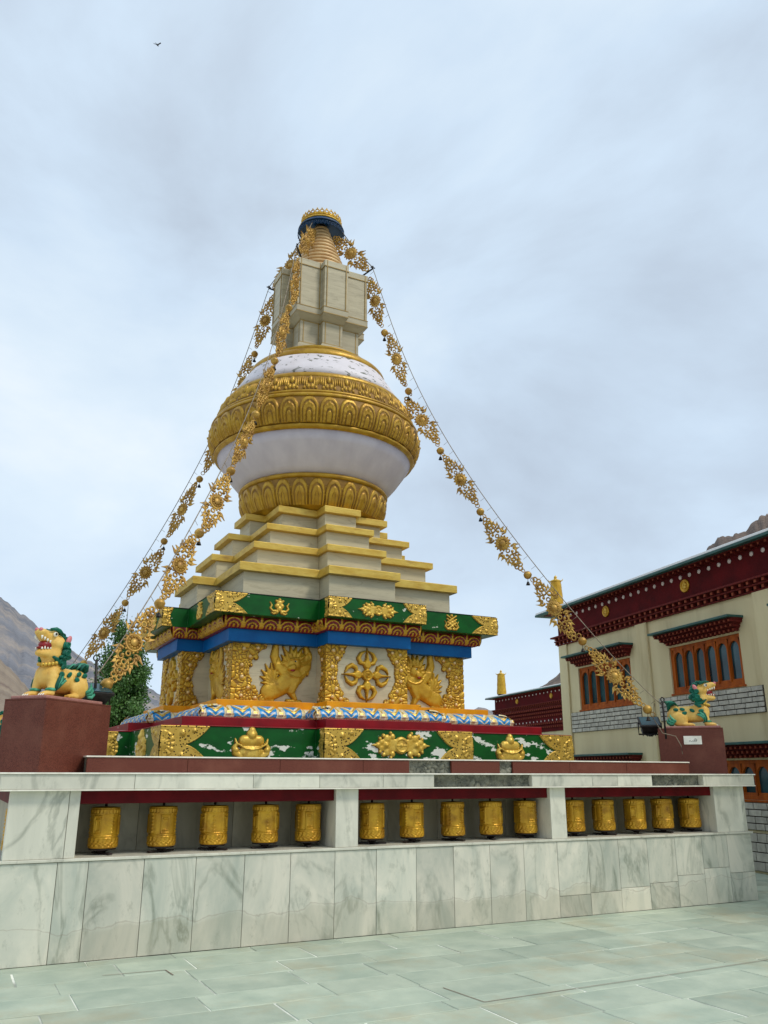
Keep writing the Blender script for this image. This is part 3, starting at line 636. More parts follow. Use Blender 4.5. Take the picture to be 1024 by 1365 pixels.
for d, p, w_, z0, z1, z2 in tiers:
    redent('tier_core', [(d - .10, p - .10, w_ - .055, z0 + 0.0005), (d - .10, p - .10, w_ - .055, z1)], mortar)
    redent('gold_step', [(d, p, w_, z1 + .0005), (d, p, w_, z2 - 0.004), (d - .006, p - .006, w_ - .006, z2)], gold_tier, bev=0.004)
    b = 0.012
    for sd in SIDES:
        for (xa, xb, dd) in ((-(d - .10) - b, -(w_ - .055) - b - .001, d - .10), (-(w_ - .055) - b, (w_ - .055) + b, p - .10), ((w_ - .055) + b + .001, (d - .10) + 0.0, d - .10)):
            m = MB(); m.bbox(-(xb - xa) / 2 + .001, (xb - xa) / 2 - .001, -b, 0.0, 0.001, z1 - z0 - 0.001, 0.0015)
            on_side('marble_panel', m.mesh('marble_panel', marble_tier), sd, (xa + xb) / 2, dd, z0)
        for sg in (-1, 1):        # returns of the projection
            ln = p - d
            m = MB(); m.bbox(-b, 0.0, 0.0, ln - .002, 0.001, z1 - z0 - 0.001, 0.0015)
            me = m.mesh('marble_panel', marble_tier)
            on_side('marble_panel', me, sd, sg * (w_ - .055) + (b if sg > 0 else 0), p - .10, z0)

# ---- relief panels
def lion_fn(U, V):        # traced in a 270-wide frame, metres = units * K
    K = 0.0026; u = U / K; v = V / K
    X = lambda x: x - 815; Yv = lambda y: 1042 - y
    P = lambda x, y: (X(x), Yv(y))
    def cp(a, b, ra, rb, h, wd): return pillow(cap(u, v, P(*a), P(*b), ra, rb) * K, h, wd * K)
    H = np.full(U.shape, -0.02)
    mx = lambda h: np.maximum(H, h)
    H = mx(cp((732, 992), (800, 958), 46, 46, 0.052, 32)); H = mx(cp((790, 960), (868, 905), 46, 50, 0.060, 34))
    H = mx(cp((700, 1031), (752, 1033), 11, 10, 0.035, 9)); H = mx(cp((715, 985), (712, 1022), 18, 12, 0.05, 14))
    H = mx(cp((868, 925), (850, 985), 34, 22, 0.062, 18)); H = mx(cp((850, 985), (872, 1020), 20, 14, 0.055, 12)); H = mx(cp((832, 1031), (902, 1035), 11, 11, 0.045, 9))
    rm0 = np.hypot(u - X(866), v - Yv(838)); am0 = np.arctan2(v - Yv(838), u - X(866))
    H = mx(pillow((66 + 7 * np.sin(am0 * 9) - rm0) * K, 0.052, 22 * K) - np.where(rm0 < 75, 0.010 * np.abs(np.sin(am0 * 9 + rm0 * .06)), 0))
    H = mx(cp((862, 842), (862, 842), 44, 44, 0.082, 34)); H = mx(cp((850, 862), (834, 868), 23, 18, 0.100, 15)); H = mx(cp((838, 822), (878, 816), 9, 8, 0.094, 8))
    for a, b in (((835, 815), (798, 757)), ((850, 805), (840, 752)), ((866, 802), (872, 752)), ((882, 806), (905, 760)), ((895, 822), (925, 790)), ((822, 832), (792, 800)), ((905, 840), (945, 826)), ((820, 850), (788, 838))):
        H = mx(cp(a, b, 20, 4, 0.058, 11))
    H = mx(pillow(chain(u, v, [P(822, 898), P(780, 868), P(756, 810), P(760, 757)], [29, 27, 24, 17]) * K, 0.05, 16 * K))
    H = mx(pillow(chain(u, v, [P(900, 895), P(930, 858), P(942, 800), P(926, 757)], [29, 27, 24, 17]) * K, 0.05, 16 * K))
    for q in ((772, 895), (798, 905), (915, 900), (938, 885)): H = mx(cp(q, (q[0], q[1] + 16), 9, 3, 0.045, 6))
    for a, b in (((742, 945), (690, 945)), ((738, 935), (684, 915)), ((738, 925), (688, 882)), ((742, 918), (708, 852)), ((748, 915), (738, 846)), ((752, 922), (762, 872)), ((750, 930), (772, 905))):
        H = mx(cp(a, b, 21, 4, 0.045, 12))
    # grooves in the tail, mane and a collar
    ang = np.arctan2(v - Yv(950), u - X(752)); tail = disc(u, v, P(722, 900), 55) > 0
    H = np.where(tail & (H > 0), H - 0.010 * np.abs(np.sin(ang * 9)), H)
    am = np.arctan2(v - Yv(850), u - X(862)); rm = np.hypot(u - X(862), v - Yv(850)); H = np.where((rm > 36) & (rm < 100) & (v > Yv(845)) & (H > 0.01), H - 0.012 * np.abs(np.sin(am * 8)), H)
    H = np.where((np.abs(np.hypot(u - X(866), v - Yv(845)) - 66) < 3) & (v < Yv(880)) & (H > 0.02), H + 0.012, H)
    return H, np.where(H < 0.016, 1, 0)
lion_me = relief_mesh('lion_relief', lion_fn, -0.37, 0.37, -0.01, 0.77, 0.0075, [gold, gold_dark])
eye_me = MB().ell((0, 0, 0), (0.022, 0.014, 0.019), 12, 8).mesh('eye', white_tooth)
pup_me = MB().ell((0, 0, 0), (0.011, 0.009, 0.011), 10, 6).mesh('pupil', black_paint)
mth_me = MB().ell((0, 0, 0), (0.034, 0.014, 0.018), 12, 6).mesh('mouth', mouth_red)
def vajra_fn(U, V):
    H = pillow(disc(U, V, (0, 0), 0.062), 0.055, 0.03)
    H = np.maximum(H, pillow(ring(U, V, (0, 0), 0.062, 0.014), 0.066, 0.014))
    H = np.maximum(H, pillow(ring(U, V, (0, 0), 0.022, 0.012), 0.085, 0.012))
    for k in range(4):
        a = k * math.pi / 2; c, s = math.cos(a), math.sin(a); x = c * U + s * V; y = -s * U + c * V
        H = np.maximum(H, pillow(cap(x, y, (0.06, 0), (0.15, 0), 0.028, 0.052), 0.05, 0.03))
        H = np.maximum(H, pillow(cap(x, y, (0.138, 0), (0.160, 0), 0.058, 0.050), 0.058, 0.02))
        H = np.maximum(H, pillow(cap(x, y, (0.15, 0), (0.365, 0), 0.034, 0.004), 0.060, 0.024))
        for sg in (-1, 1):
            H = np.maximum(H, pillow(chain(x, y, [(0.150, sg * 0.035), (0.165, sg * 0.095), (0.220, sg * 0.125), (0.285, sg * 0.090), (0.322, sg * 0.028)], [0.022, 0.030, 0.032, 0.026, 0.010]), 0.048, 0.024))
            H = np.maximum(H, pillow(cap(x, y, (0.190, sg * 0.108), (0.150, sg * 0.130), 0.018, 0.004), 0.035, 0.014))
    return H, np.where(H < 0.014, 1, 0)
vajra_me = relief_mesh('crossed_vajra_relief', vajra_fn, -0.375, 0.375, -0.375, 0.375, 0.0075, [gold, gold_dark])
def foliage_fn(W, Hh, seed, amp=0.55):
    """plate running from a corner (u=0) to a wavy inner edge, wide at top and bottom, narrow in the middle"""
    r = random.Random(seed); blobs = []
    for k in range(15):
        v = Hh * (k + .5) / 15; t = abs(v / Hh - .5) * 2
        blobs.append((W * (0.40 + amp * t ** 1.6) * r.uniform(.86, 1.08), v, r.uniform(.030, .052)))
    def f(U, V):
        t = np.abs(V / Hh - .5) * 2; edge = W * (0.36 + amp * t ** 1.6); sd = np.minimum(np.minimum(edge - U, U + 0.08), np.minimum(V, Hh - V) + 0.01)
        for bx, bv, br in blobs: sd = np.maximum(sd, np.minimum(disc(U, V, (bx - br * .6, bv), br), np.minimum(V, Hh - V) + 0.01))
        H = pillow(sd, 0.022, 0.016); f1, f2 = cells(U, V, int(W * Hh / 0.0024), (-.02, W), (0, Hh), seed + 5)
        gap = f2 - f1; H = np.where(sd > 0.004, H + 0.020 * np.sqrt(np.clip(gap / .028, 0, 1)) - 0.006, H)
        M = np.where((sd < 0.007) | ((gap < .0055) & (sd > 0)), 1, 0)
        return H, M
    return f, blobs
fol_me = []
for W_, sd_ in ((0.50, 1), (0.32, 2), (0.30, 3)):
    f_, _ = foliage_fn(W_, 0.755, sd_); fol_me.append((relief_mesh('foliage_relief', f_, -0.032, W_ + 0.03, 0.0, 0.755, 0.0075, [gold, gold_dark]), W_))
pearl_me = MB().ell((0, 0, 0), (0.026, 0.020, 0.026), 12, 8).mesh('pearl', pearl)
def foliage(side, x, dist, k, sgn, extra=0.0):
    me, W_ = fol_me[k]
    o = on_side('foliage_relief', me, side, x, dist, 2.380, extra, flip=(sgn < 0))
    t_ = ((0.66, 0.05), (0.42, 0.15), (0.62, 0.70), (0.30, 0.33), (0.70, 0.62), (0.28, 0.50))
    for a, b in ((0.60, 0.07), (0.22, 0.10), (0.40, 0.24), (0.22, 0.42), (0.20, 0.62), (0.42, 0.77), (0.62, 0.93), (0.24, 0.90)):
        link('pearl', pearl_me, o, (a * W_, -0.034, b * 0.755))
    return o
# ---- filigree corner plates and emblems of the green bands
def fishtail_fn(W, Hh, notch=0.45):
    def f(U, V):
        t = np.clip(np.abs(V / Hh - .5) * 2, 0, 1); ub = W * (notch + (1 - notch) * t ** 0.55)
        sd = np.minimum((ub - U) * 0.7, np.minimum(np.minimum(V, Hh - V) + 0.004, U + 0.06))
        H = pillow(sd, 0.016, 0.014)
        H = H + np.where(sd > 0, 0.008 * np.exp(-((sd - 0.008) / 0.006) ** 2), 0)
        for c in ((0.42 * W, .80 * Hh, .10 * Hh), (0.66 * W, .87 * Hh, .075 * Hh), (0.42 * W, .20 * Hh, .10 * Hh), (0.66 * W, .13 * Hh, .075 * Hh)):
            H = np.maximum(H, pillow(disc(U, V, c[:2], c[2]), 0.034, c[2]))
        rr = np.hypot(U, V - Hh * .5); an = np.arctan2(V - Hh * .5, U + 1e-6)
        H = np.maximum(H, np.where(rr < .36 * Hh, 0.018 + 0.010 * np.abs(np.cos(an * 7)) * (rr > .16 * Hh) + 0.018 * np.sqrt(np.clip(1 - (rr / (.17 * Hh)) ** 2, 0, 1)), -0.02))
        return H
    return f
fish = {}
for key, W_, Hh in (('cU', 0.42, 0.262), ('cUp', 0.33, 0.262), ('cUs', 0.13, 0.262), ('cL', 0.54, 0.40), ('cLp', 0.50, 0.40), ('cLs', 0.13, 0.40)):
    fish[key] = relief_mesh('corner_plate', fishtail_fn(W_, Hh), -0.020, W_ + 0.005, 0.0, Hh, 0.0075, [filigree])
def edged(fn):
    def g(U, V):
        H = fn(U, V); return H, np.where(H < 0.011, 1, 0)
    return g
def flower_fn(W, Hh):       # horizontal medallion: wheel between two leafy lobes with points
    def f(U, V):
        H = pillow(cap(U, V, (-.28 * W, 0), (.28 * W, 0), .22 * Hh, .22 * Hh), 0.016, 0.014); H = np.maximum(H, pillow(disc(U, V, (0, 0), Hh * .30), 0.020, 0.02))
        an = np.arctan2(V, U); rr = np.hypot(U, V)
        H = np.maximum(H, pillow(ring(U, V, (0, 0), Hh * .22, 0.010), 0.034, 0.01)); H = np.maximum(H, pillow(disc(U, V, (0, 0), Hh * .07), 0.040, 0.02))
        sp = (np.abs(np.sin(an * 4)) * rr < 0.008) & (rr < Hh * .22); H = np.where(sp, np.maximum(H, 0.03), H)
        for sg in (-1, 1):
            for (cx, cy, r) in ((.26, 0, .20), (.24, .22, .15), (.24, -.22, .15), (.34, .10, .12), (.34, -.10, .12), (.15, .30, .11), (.15, -.30, .11), (.30, .32, .08), (.30, -.32, .08), (.18, .42, .06), (.18, -.42, .06), (.40, 0, .10), (.36, .22, .07), (.36, -.22, .07)):
                H = np.maximum(H, pillow(disc(U, V, (sg * cx * W, cy * Hh), r * Hh), 0.028, r * Hh))
            H = np.maximum(H, pillow(cap(U, V, (sg * .36 * W, 0), (sg * .5 * W, 0), .10 * Hh, .004), 0.022, 0.02))
            H = np.maximum(H, pillow(disc(U, V, (sg * .26 * W, 0), .10 * Hh), 0.048, .10 * Hh))
        return H
    return f
flower_up = relief_mesh('wheel_medallion', edged(flower_fn(0.60, 0.235)), -0.31, 0.31, -0.125, 0.125, 0.006, [gold_light, gold_dark])
flower_lo = relief_mesh('wheel_medallion', edged(flower_fn(0.80, 0.34)), -0.41, 0.41, -0.18, 0.18, 0.0075, [gold_light, gold_dark])
def jewel_fn(U, V):         # three stacked jewels with curling ribbons
    H = np.full(U.shape, -0.02)
    for c, r in (((0, .045), .045), ((-.03, .005), .035), ((.03, .005), .035), ((0, -.03), .04), ((-.045, .07), .018), ((.045, .07), .018), ((0, .088), .022), ((-.035, -.075), .026), ((.035, -.075), .026)): H = np.maximum(H, pillow(disc(U, V, c, r), 0.035, r))
    for sg in (-1, 1):
        H = np.maximum(H, pillow(chain(U, V, [(sg * .04, -.06), (sg * .09, -.065), (sg * .125, -.03), (sg * .105, .01), (sg * .13, .05)], [.016, .016, .014, .012, .006]), 0.022, .012))
        H = np.maximum(H, pillow(chain(U, V, [(sg * .03, -.085), (sg * .08, -.10), (sg * .11, -.085)], [.016, .013, .005]), 0.022, .012))
    return H
jewel_me = relief_mesh('jewel_emblem', edged(jewel_fn), -0.15, 0.15, -0.125, 0.125, 0.0055, [gold_light, gold_dark])
def knot_fn(U, V):          # endless knot with ribbons
    H = np.full(U.shape, -0.02)
    for k in (-1, 0, 1):
        for a, b in (((-.075, k * .05 - .05), (.075, k * .05 + .05)), ((-.075, k * .05 + .05), (.075, k * .05 - .05))): H = np.maximum(H, pillow(cap(U, V, a, b, .013, .013), 0.026, .012))
    H = np.maximum(H, pillow(disc(U, V, (0, .10), .022), 0.03, .02)); H = np.maximum(H, pillow(disc(U, V, (0, 0), .05), 0.018, .02))
    for sg in (-1, 1): H = np.maximum(H, pillow(chain(U, V, [(sg * .02, -.095), (sg * .07, -.095), (sg * .11, -.06), (sg * .09, -.02), (sg * .115, .02)], [.018, .016, .013, .010, .005]), 0.022, .012))
    return H
knot_me = relief_mesh('knot_emblem', edged(knot_fn), -0.14, 0.14, -0.13, 0.13, 0.0055, [gold_light, gold_dark])
def vase_fn(U, V):          # treasure vase: bulbous lid, rim, ribbed bowl, scrolls
    H = pillow(cap(U, V, (0, .13), (0, .16), .055, .035), 0.045, .05)
    H = np.maximum(H, pillow(cap(U, V, (-.07, .055), (.07, .055), .055, .055), 0.040, .05)); H = np.maximum(H, pillow(disc(U, V, (0, .11), .045), 0.06, .04))
    H = np.maximum(H, pillow(chain(U, V, [(-.135, .02), (-.07, -.02), (0, -.032), (.07, -.02), (.135, .02)], [.012] * 5), 0.055, .012))
    bowl = cap(U, V, (-.05, -.06), (.05, -.06), .072, .072); H = np.maximum(H, pillow(bowl, 0.045, .05) - np.where(bowl > 0, 0.006 * np.abs(np.sin(U * 85)), 0))
    H = np.maximum(H, pillow(cap(U, V, (-.10, -.16), (.10, -.16), .045, .045), 0.03, .03))
    for sg in (-1, 1):
        H = np.maximum(H, pillow(chain(U, V, [(sg * .10, -.10), (sg * .15, -.07), (sg * .165, -.02), (sg * .145, .02), (sg * .16, .075)], [.028, .030, .026, .018, .005]), 0.034, .02))
        H = np.maximum(H, pillow(disc(U, V, (sg * .15, -.035), .030), 0.045, .025))
    return H
vase_me = relief_mesh('vase_emblem', edged(vase_fn), -0.20, 0.20, -0.20, 0.20, 0.0075, [gold_light, gold_dark])
# ---- repeated motifs on the curved mouldings
def lotus_blue(U, V):       # u in -0.5..0.5, v 0..1: blue lobes under a gilt chevron, cream curls between petals
    au = np.abs(U); M = np.ones(U.shape, int); H = np.full(U.shape, 0.006)
    lobe = 0.10 + 0.07 * np.abs(np.sin(au * 11)); side_ = 0.40 - 0.10 * (1 - V)
    inside = (V > lobe) & (au < side_); H = np.where(inside, 0.022, H); M = np.where(inside, 0, M)
    ch = V - (0.34 + 1.15 * au)
    H = np.where(inside & (ch > -0.02), 0.032, H); M = np.where(inside & (ch > 0.0) & (ch < 0.13), 2, M)
    M = np.where(inside & (ch >= 0.13) & (ch < 0.24), 1, M)
    M = np.where(inside & (np.abs(ch + 0.20) < 0.035) & (au < .26), 1, M)
    curl = np.hypot((au - 0.47) * 1.6, V - 0.38); k = (curl < 0.13); H = np.where(k, 0.026, H); M = np.where(k, 1, M); M = np.where(curl < 0.06, 2, M)
    M = np.where((au > 0.455) & (V > .5), 2, M); M = np.where((V < 0.10) & (np.sin(U * 62) > 0.2), 2, M)
    return H, M
ML = 0.300
def warp_lotus(U, V, H):
    o = np.interp(V, [0, .15, .32, .5, .68, .85, 1.0], [0.235, 0.252, 0.256, 0.238, 0.19, 0.12, 0.03]); z = np.interp(V, [0, .15, .32, .5, .68, .85, 1.0], [2.131, 2.152, 2.185, 2.22, 2.252, 2.274, 2.2795])
    return U * ML, -(o + H * np.interp(V, [0, .5, 1], [1, .8, .4])), z + H * np.interp(V, [0, .5, 1], [0, .5, .8])
lotus_me = relief_mesh('lotus_petal', lotus_blue, -0.5, 0.5, 0.0, 1.0, 0.0285, [blue_light, cream_motif, gold_light], warp=warp_lotus, keep_all=True)
def shell(U, V):
    H = 0.004 + np.zeros(U.shape); r1 = np.hypot(U, V - 0.05); M = np.zeros(U.shape, int)
    for R0, wd in ((0.78, 0.09), (0.42, 0.08)):
        k = np.abs(np.hypot(U * 1.75, V - 0.02) - R0) < wd; H = np.where(k, 0.022, H); M = np.where(k, 1, M)
    k = np.hypot(U * 1.75, V - 0.12) < 0.16; H = np.where(k, 0.026, H); M = np.where(k, 1, M)
    k = (np.abs(U) > 0.43); H = np.where(k, 0.020, H); M = np.where(k, 1, M)
    an = np.arctan2(V, U * 1.75); rr = np.hypot(U * 1.75, V - .02); H = np.where((rr > .51) & (rr < .69), 0.014 * np.abs(np.sin(an * 5)) + 0.004, H)
    return H, M
MS = 0.232
def warp_shell(U, V, H):
    o = np.interp(V, [0, .12, .45, .8, 1], [0.05, 0.078, 0.098, 0.105, 0.10]); z = 3.306 + V * 0.142
    return U * MS, -(o + H), z
shell_me = relief_mesh('shell_motif', shell, -0.5, 0.5, 0.0, 1.0, 0.05, [red_band, gold], warp=warp_shell, keep_all=True)
def motif_run(name, me, pitch, side, x0, x1, dist, extra=0.0):
    n = max(1, round((x1 - x0) / pitch)); k = (x1 - x0) / n
    for i in range(n):
        o = on_side(name, me, side, x0 + (i + .5) * k, dist, 0, extra); o.scale = (k / pitch, 1, 1)
def motif_return(name, me, pitch, side, x, y0, y1, sgn):
    """run along the return of the projection (faces sideways); y measured outward from the axis"""
    a = SIDES[side]; c, s = math.cos(a), math.sin(a); n = max(1, round((y1 - y0) / pitch)); k = (y1 - y0) / n
    for i in range(n):
        yy = y0 + (i + .5) * k; X_, Y_ = x, -yy
        o = link(name, me, st, (c * X_ - s * Y_, s * X_ + c * Y_, 0), (0, 0, a + sgn * math.pi / 2)); o.scale = (k / pitch, 1, 1)
for side in ('front', 'left', 'right'):
    d, p, w_ = LB
    o_ = 0.245
    motif_run('lotus_petal', lotus_me, ML, side, -(d + o_), -(w_ + o_), d); motif_run('lotus_petal', lotus_me, ML, side, -(w_ + o_), w_ + o_, p); motif_run('lotus_petal', lotus_me, ML, side, w_ + o_, d + o_, d)
    motif_return('lotus_petal', lotus_me, ML, side, -w_, d + o_, p + o_, -1)
    motif_return('lotus_petal', lotus_me, ML, side, w_, d + o_, p + o_, 1)
    d, p, w_ = 1.862, 2.240, 0.625; o_ = 0.095
    motif_run('shell_motif', shell_me, MS, side, -(d + o_), -(w_ + o_), d); motif_run('shell_motif', shell_me, MS, side, -(w_ + o_), w_ + o_, p); motif_run('shell_motif', shell_me, MS, side, w_ + o_, d + o_, d)
    motif_return('shell_motif', shell_me, MS, side, -w_, d + o_, p + o_, -1); motif_return('shell_motif', shell_me, MS, side, w_, d + o_, p + o_, 1)
    # relief block
    d, p, w_ = PN
    lr = on_side('lion_relief', lion_me, side, -(d + w_) / 2 + 0.13, d, 2.383)
    rr_ = on_side('lion_relief', lion_me, side, (d + w_) / 2 - 0.09, d, 2.383, flip=True)
    for l_ in (lr, rr_):
        K = 0.0026
        ey = link('eye', eye_me, l_, ((862 - 815) * K, -0.070, (1042 - 832) * K)); link('pupil', pup_me, ey, (-0.006, -0.013, 0))
        link('mouth', mth_me, l_, ((846 - 815) * K, -0.084, (1042 - 878) * K))
    on_side('crossed_vajra_relief', vajra_me, side, 0.0, p, 2.76)
    foliage(side, -d, d, 0, 1); foliage(side, d, d, 0, -1)
    foliage(side, -w_, p, 1, 1); foliage(side, w_, p, 1, -1)
    a = SIDES[side]; c, s = math.cos(a), math.sin(a)
    for sg in (-1, 1):
        o = link('foliage_relief', fol_me[2][0], st, (c * sg * w_ + s * p, s * sg * w_ - c * p, 2.380), (0, 0, a + sg * math.pi / 2), (-1, 1, 1) if sg < 0 else None)
        for aa, bb in ((.6, .07), (.3, .25), (.25, .5), (.3, .75), (.6, .93)): link('pearl', pearl_me, o, (aa * .30, -.034, bb * .755))
    # green cornice ornaments
    d, p, w_ = GC; z = 3.454
    on_side('corner_plate', fish['cU'], side, -d, d, z); on_side('corner_plate', fish['cU'], side, d, d, z, flip=True)
    on_side('corner_plate', fish['cUp'], side, -w_, p, z); on_side('corner_plate', fish['cUp'], side, w_, p, z, flip=True)
    on_side('jewel_emblem', jewel_me, side, -1.28, d, 3.585); on_side('knot_emblem', knot_me, side, 1.36, d, 3.585)
    on_side('wheel_medallion', flower_up, side, 0, p, 3.585)
    a = SIDES[side]; c, s = math.cos(a), math.sin(a)
    for sg in (-1, 1):
        o = link('corner_plate', fish['cUs'], st, (c * sg * w_ + s * p, s * sg * w_ - c * p, z), (0, 0, a + sg * math.pi / 2), (-1, 1, 1) if sg < 0 else None)
    # plinth ornaments
    d, p, w_ = PL; z = 1.602
    on_side('corner_plate', fish['cL'], side, -d, d, z); on_side('corner_plate', fish['cL'], side, d, d, z, flip=True)
    on_side('corner_plate', fish['cLp'], side, -w_, p, z); on_side('corner_plate', fish['cLp'], side, w_, p, z, flip=True)
    for xx in (-1.80, 1.80):
        o = on_side('vase_emblem', vase_me, side, xx, d, 1.79); o.scale = (1.22, 1.0, 1.12)
    on_side('wheel_medallion', flower_lo, side, 0, p, 1.82)
    for sg in (-1, 1):
        link('corner_plate', fish['cLs'], st, (c * sg * w_ + s * p, s * sg * w_ - c * p, z), (0, 0, a + sg * math.pi / 2), (-1, 1, 1) if sg < 0 else None)

# ---- dome
def lathe_part(name, prof, mat, n=120): return obj(name, MB().lathe(prof, n), mat, st)
def mould(name, r0, z0, r1, z1, out_=0.03, n=120):
    pr = [(r0 - .08, z0)] + [(r0 + (r1 - r0) * t + out_ * math.sin(math.pi * (0.12 + 0.76 * t)) , z0 + (z1 - z0) * t) for t in (0, .2, .4, .6, .8, 1)] + [(r1 - .10, z1)]
    return lathe_part(name, pr, gold_dome_shade, n)
lathe_part('lotus_seat', [(0.9, 5.3905), (1.02, 5.40), (1.10, 5.48), (1.165, 5.60), (1.195, 5.72), (1.205, 5.86), (1.0, 5.87)], gold_dome_shade)
mould('gold_ring', 1.205, 5.86, 1.20, 5.935, 0.045)
lathe_part('white_bowl', [(1.10, 5.93), (1.205, 5.94), (1.30, 6.03), (1.42, 6.17), (1.54, 6.34), (1.635, 6.49), (1.50, 6.50)], dome_white)
mould('gold_ring', 1.63, 6.485, 1.665, 6.56, 0.045)
lathe_part('petal_band', [(1.55, 6.555), (1.665, 6.56), (1.725, 6.66), (1.76, 6.78), (1.765, 6.88), (1.745, 6.985), (1.55, 6.99)], gold_dome_shade)
mould('gold_ring', 1.745, 6.98, 1.70, 7.06, 0.045); mould('gold_ring', 1.715, 7.06, 1.68, 7.115, 0.03)
lathe_part('scroll_band', [(1.5, 7.11), (1.675, 7.115), (1.625, 7.25), (1.555, 7.40), (1.4, 7.405)], gold_dome_shade)
mould('gold_ring', 1.545, 7.40, 1.50, 7.50, 0.035)
lathe_part('white_shoulder', [(1.4, 7.49), (1.495, 7.50), (1.41, 7.66), (1.30, 7.84), (1.20, 7.99), (1.0, 8.0)], dome_worn)
mould('gold_ring', 1.18, 7.985, 1.13, 8.12, 0.04)
lathe_part('dome_top', [(1.12, 8.10), (1.05, 8.15), (0.9, 8.21), (0.6, 8.25), (0.0, 8.26)], dome_white)
lathe_part('scallop_ring', [(0.70, 8.24), (0.92, 8.23), (0.95, 8.27), (0.90, 8.31), (0.70, 8.32)], gold_dome_shade)
def petal_mesh(name, N_, prof, fn, mat, step=0.045):
    rs = [q[0] for q in prof]; zs = [q[1] for q in prof]; ts = np.linspace(0, 1, len(prof))
    def warp(U, V, H):
        th = U * math.pi / N_; r = np.interp(V, ts, rs); z = np.interp(V, ts, zs)
        dr = np.interp(V + .05, ts, rs) - np.interp(V - .05, ts, rs); dz = np.interp(V + .05, ts, zs) - np.interp(V - .05, ts, zs); ln = np.hypot(dr, dz) + 1e-6
        r2 = r + H * dz / ln; z2 = z - H * dr / ln
        return r2 * np.sin(th), -r2 * np.cos(th), z2
    nm = relief_mesh(name, lambda U, V: fn(U, V / 2), -1, 1, 0, 2, step, [mat, gold_dark], warp=lambda U, V, H: warp(U, V / 2, H * .8 + 0.018), keep_all=True)
    return nm
def dome_(sd, w_): return np.sqrt(1 - (1 - np.clip(sd / w_, 0, 1)) ** 2) * (sd > 0)
def arch_petal(U, V):
    arch = lambda hw, v0, dv: hw * np.sqrt(np.clip(1 - np.clip((V - v0) / dv, 0, 1) ** 2.4, 0, 1))
    sd = np.minimum(arch(0.93, .58, .40) - np.abs(U), np.minimum(V - 0.01, (0.985 - V) * 1.5))
    H = -0.020 + 0.040 * dome_(sd, .16); s1 = np.minimum(arch(0.72, .50, .36) - np.abs(U), V - 0.03)
    H = np.where(s1 > 0, 0.004, H); s2 = np.minimum(arch(0.62, .48, .32) - np.abs(U), V - 0.03); H = np.where(s2 > 0, 0.004 + 0.022 * dome_(s2, .14), H)
    s3 = np.minimum(arch(0.34, .36, .24) - np.abs(U), V - 0.04); H = np.where(s3 > 0, 0.010, H); s4 = np.minimum(arch(0.25, .34, .18) - np.abs(U), V - 0.05); H = np.where(s4 > 0, 0.010 + 0.026 * dome_(s4, .12), H)
    for cx, cy in ((.46, .20), (.46, .36), (.44, .52), (.30, .70), (0, .77)):
        for sg in (-1, 1): H = H + 0.012 * np.exp(-(((U - sg * cx) / .10) ** 2 + ((V - cy) / .055) ** 2))
    M = np.where((sd < 0.02) | ((s1 > 0) & (s2 < 0)) | ((s3 > 0) & (s4 < 0.0)), 1, 0)
    return H, M
def round_petal(U, V):
    arch = lambda hw, v0, dv: hw * np.sqrt(np.clip(1 - np.clip((V - v0) / dv, 0, 1) ** 2.0, 0, 1))
    sd = np.minimum(arch(0.95, .48, .50) - np.abs(U), (0.98 - V) * 1.5); H = -0.020 + 0.042 * dome_(sd, .20)
    s1 = arch(0.70, .42, .38) - np.abs(U); H = np.where(s1 > 0, 0.008, H); s2 = arch(0.58, .40, .32) - np.abs(U); H = np.where(s2 > 0, 0.008 + 0.026 * dome_(s2, .25), H)
    s3 = arch(0.22, .34, .20) - np.abs(U); H = np.where(s3 > 0, H - 0.014, H)
    M = np.where((sd < 0.02) | ((s1 > 0) & (s2 < 0)) | (np.abs(s3) < .035), 1, 0)
    return H, M
def scroll_motif(U, V):
    H = np.full(U.shape, -0.010)
    H = np.maximum(H, -.01 + 0.055 * np.sqrt(np.clip(1 - (U / .26) ** 2 - ((V - .70) / .26) ** 2, 0, 1)))
    for sg in (-1, 1):
        H = np.maximum(H, -.01 + 0.040 * np.sqrt(np.clip(1 - ((U - sg * .42) / .13) ** 2 - ((V - .52) / .34) ** 2, 0, 1)))
        H = np.maximum(H, -.01 + 0.040 * np.sqrt(np.clip(1 - ((U - sg * .66) / .12) ** 2 - ((V - .60) / .34) ** 2, 0, 1)))
        H = np.maximum(H, -.01 + 0.040 * np.sqrt(np.clip(1 - ((U - sg * .88) / .11) ** 2 - ((V - .66) / .32) ** 2, 0, 1)))
        H = np.maximum(H, -.01 + 0.040 * np.sqrt(np.clip(1 - ((U - sg * .20) / .18) ** 2 - ((V - .22) / .20) ** 2, 0, 1)))
        H = np.maximum(H, -.01 + 0.036 * np.sqrt(np.clip(1 - ((U - sg * .62) / .16) ** 2 - ((V - .12) / .14) ** 2, 0, 1)))
    return H, np.where(H < 0.002, 1, 0)
for nm_, N_, prof, fn in (('lotus_petal', 28, [(1.085, 5.46), (1.13, 5.53), (1.17, 5.62), (1.197, 5.74), (1.205, 5.855)], round_petal),
                          ('lotus_petal', 36, [(1.668, 6.565), (1.70, 6.62), (1.735, 6.69), (1.758, 6.77), (1.766, 6.86), (1.748, 6.975)], arch_petal),
                          ('scroll_motif', 36, [(1.676, 7.12), (1.652, 7.18), (1.623, 7.26), (1.59, 7.335), (1.558, 7.396)], scroll_motif)):
    me = petal_mesh(nm_, N_, prof, fn, gold_dome_shade)
    for i in range(N_): link(nm_, me, st, (0, 0, 0), (0, 0, 2 * math.pi * (i + .5) / N_))

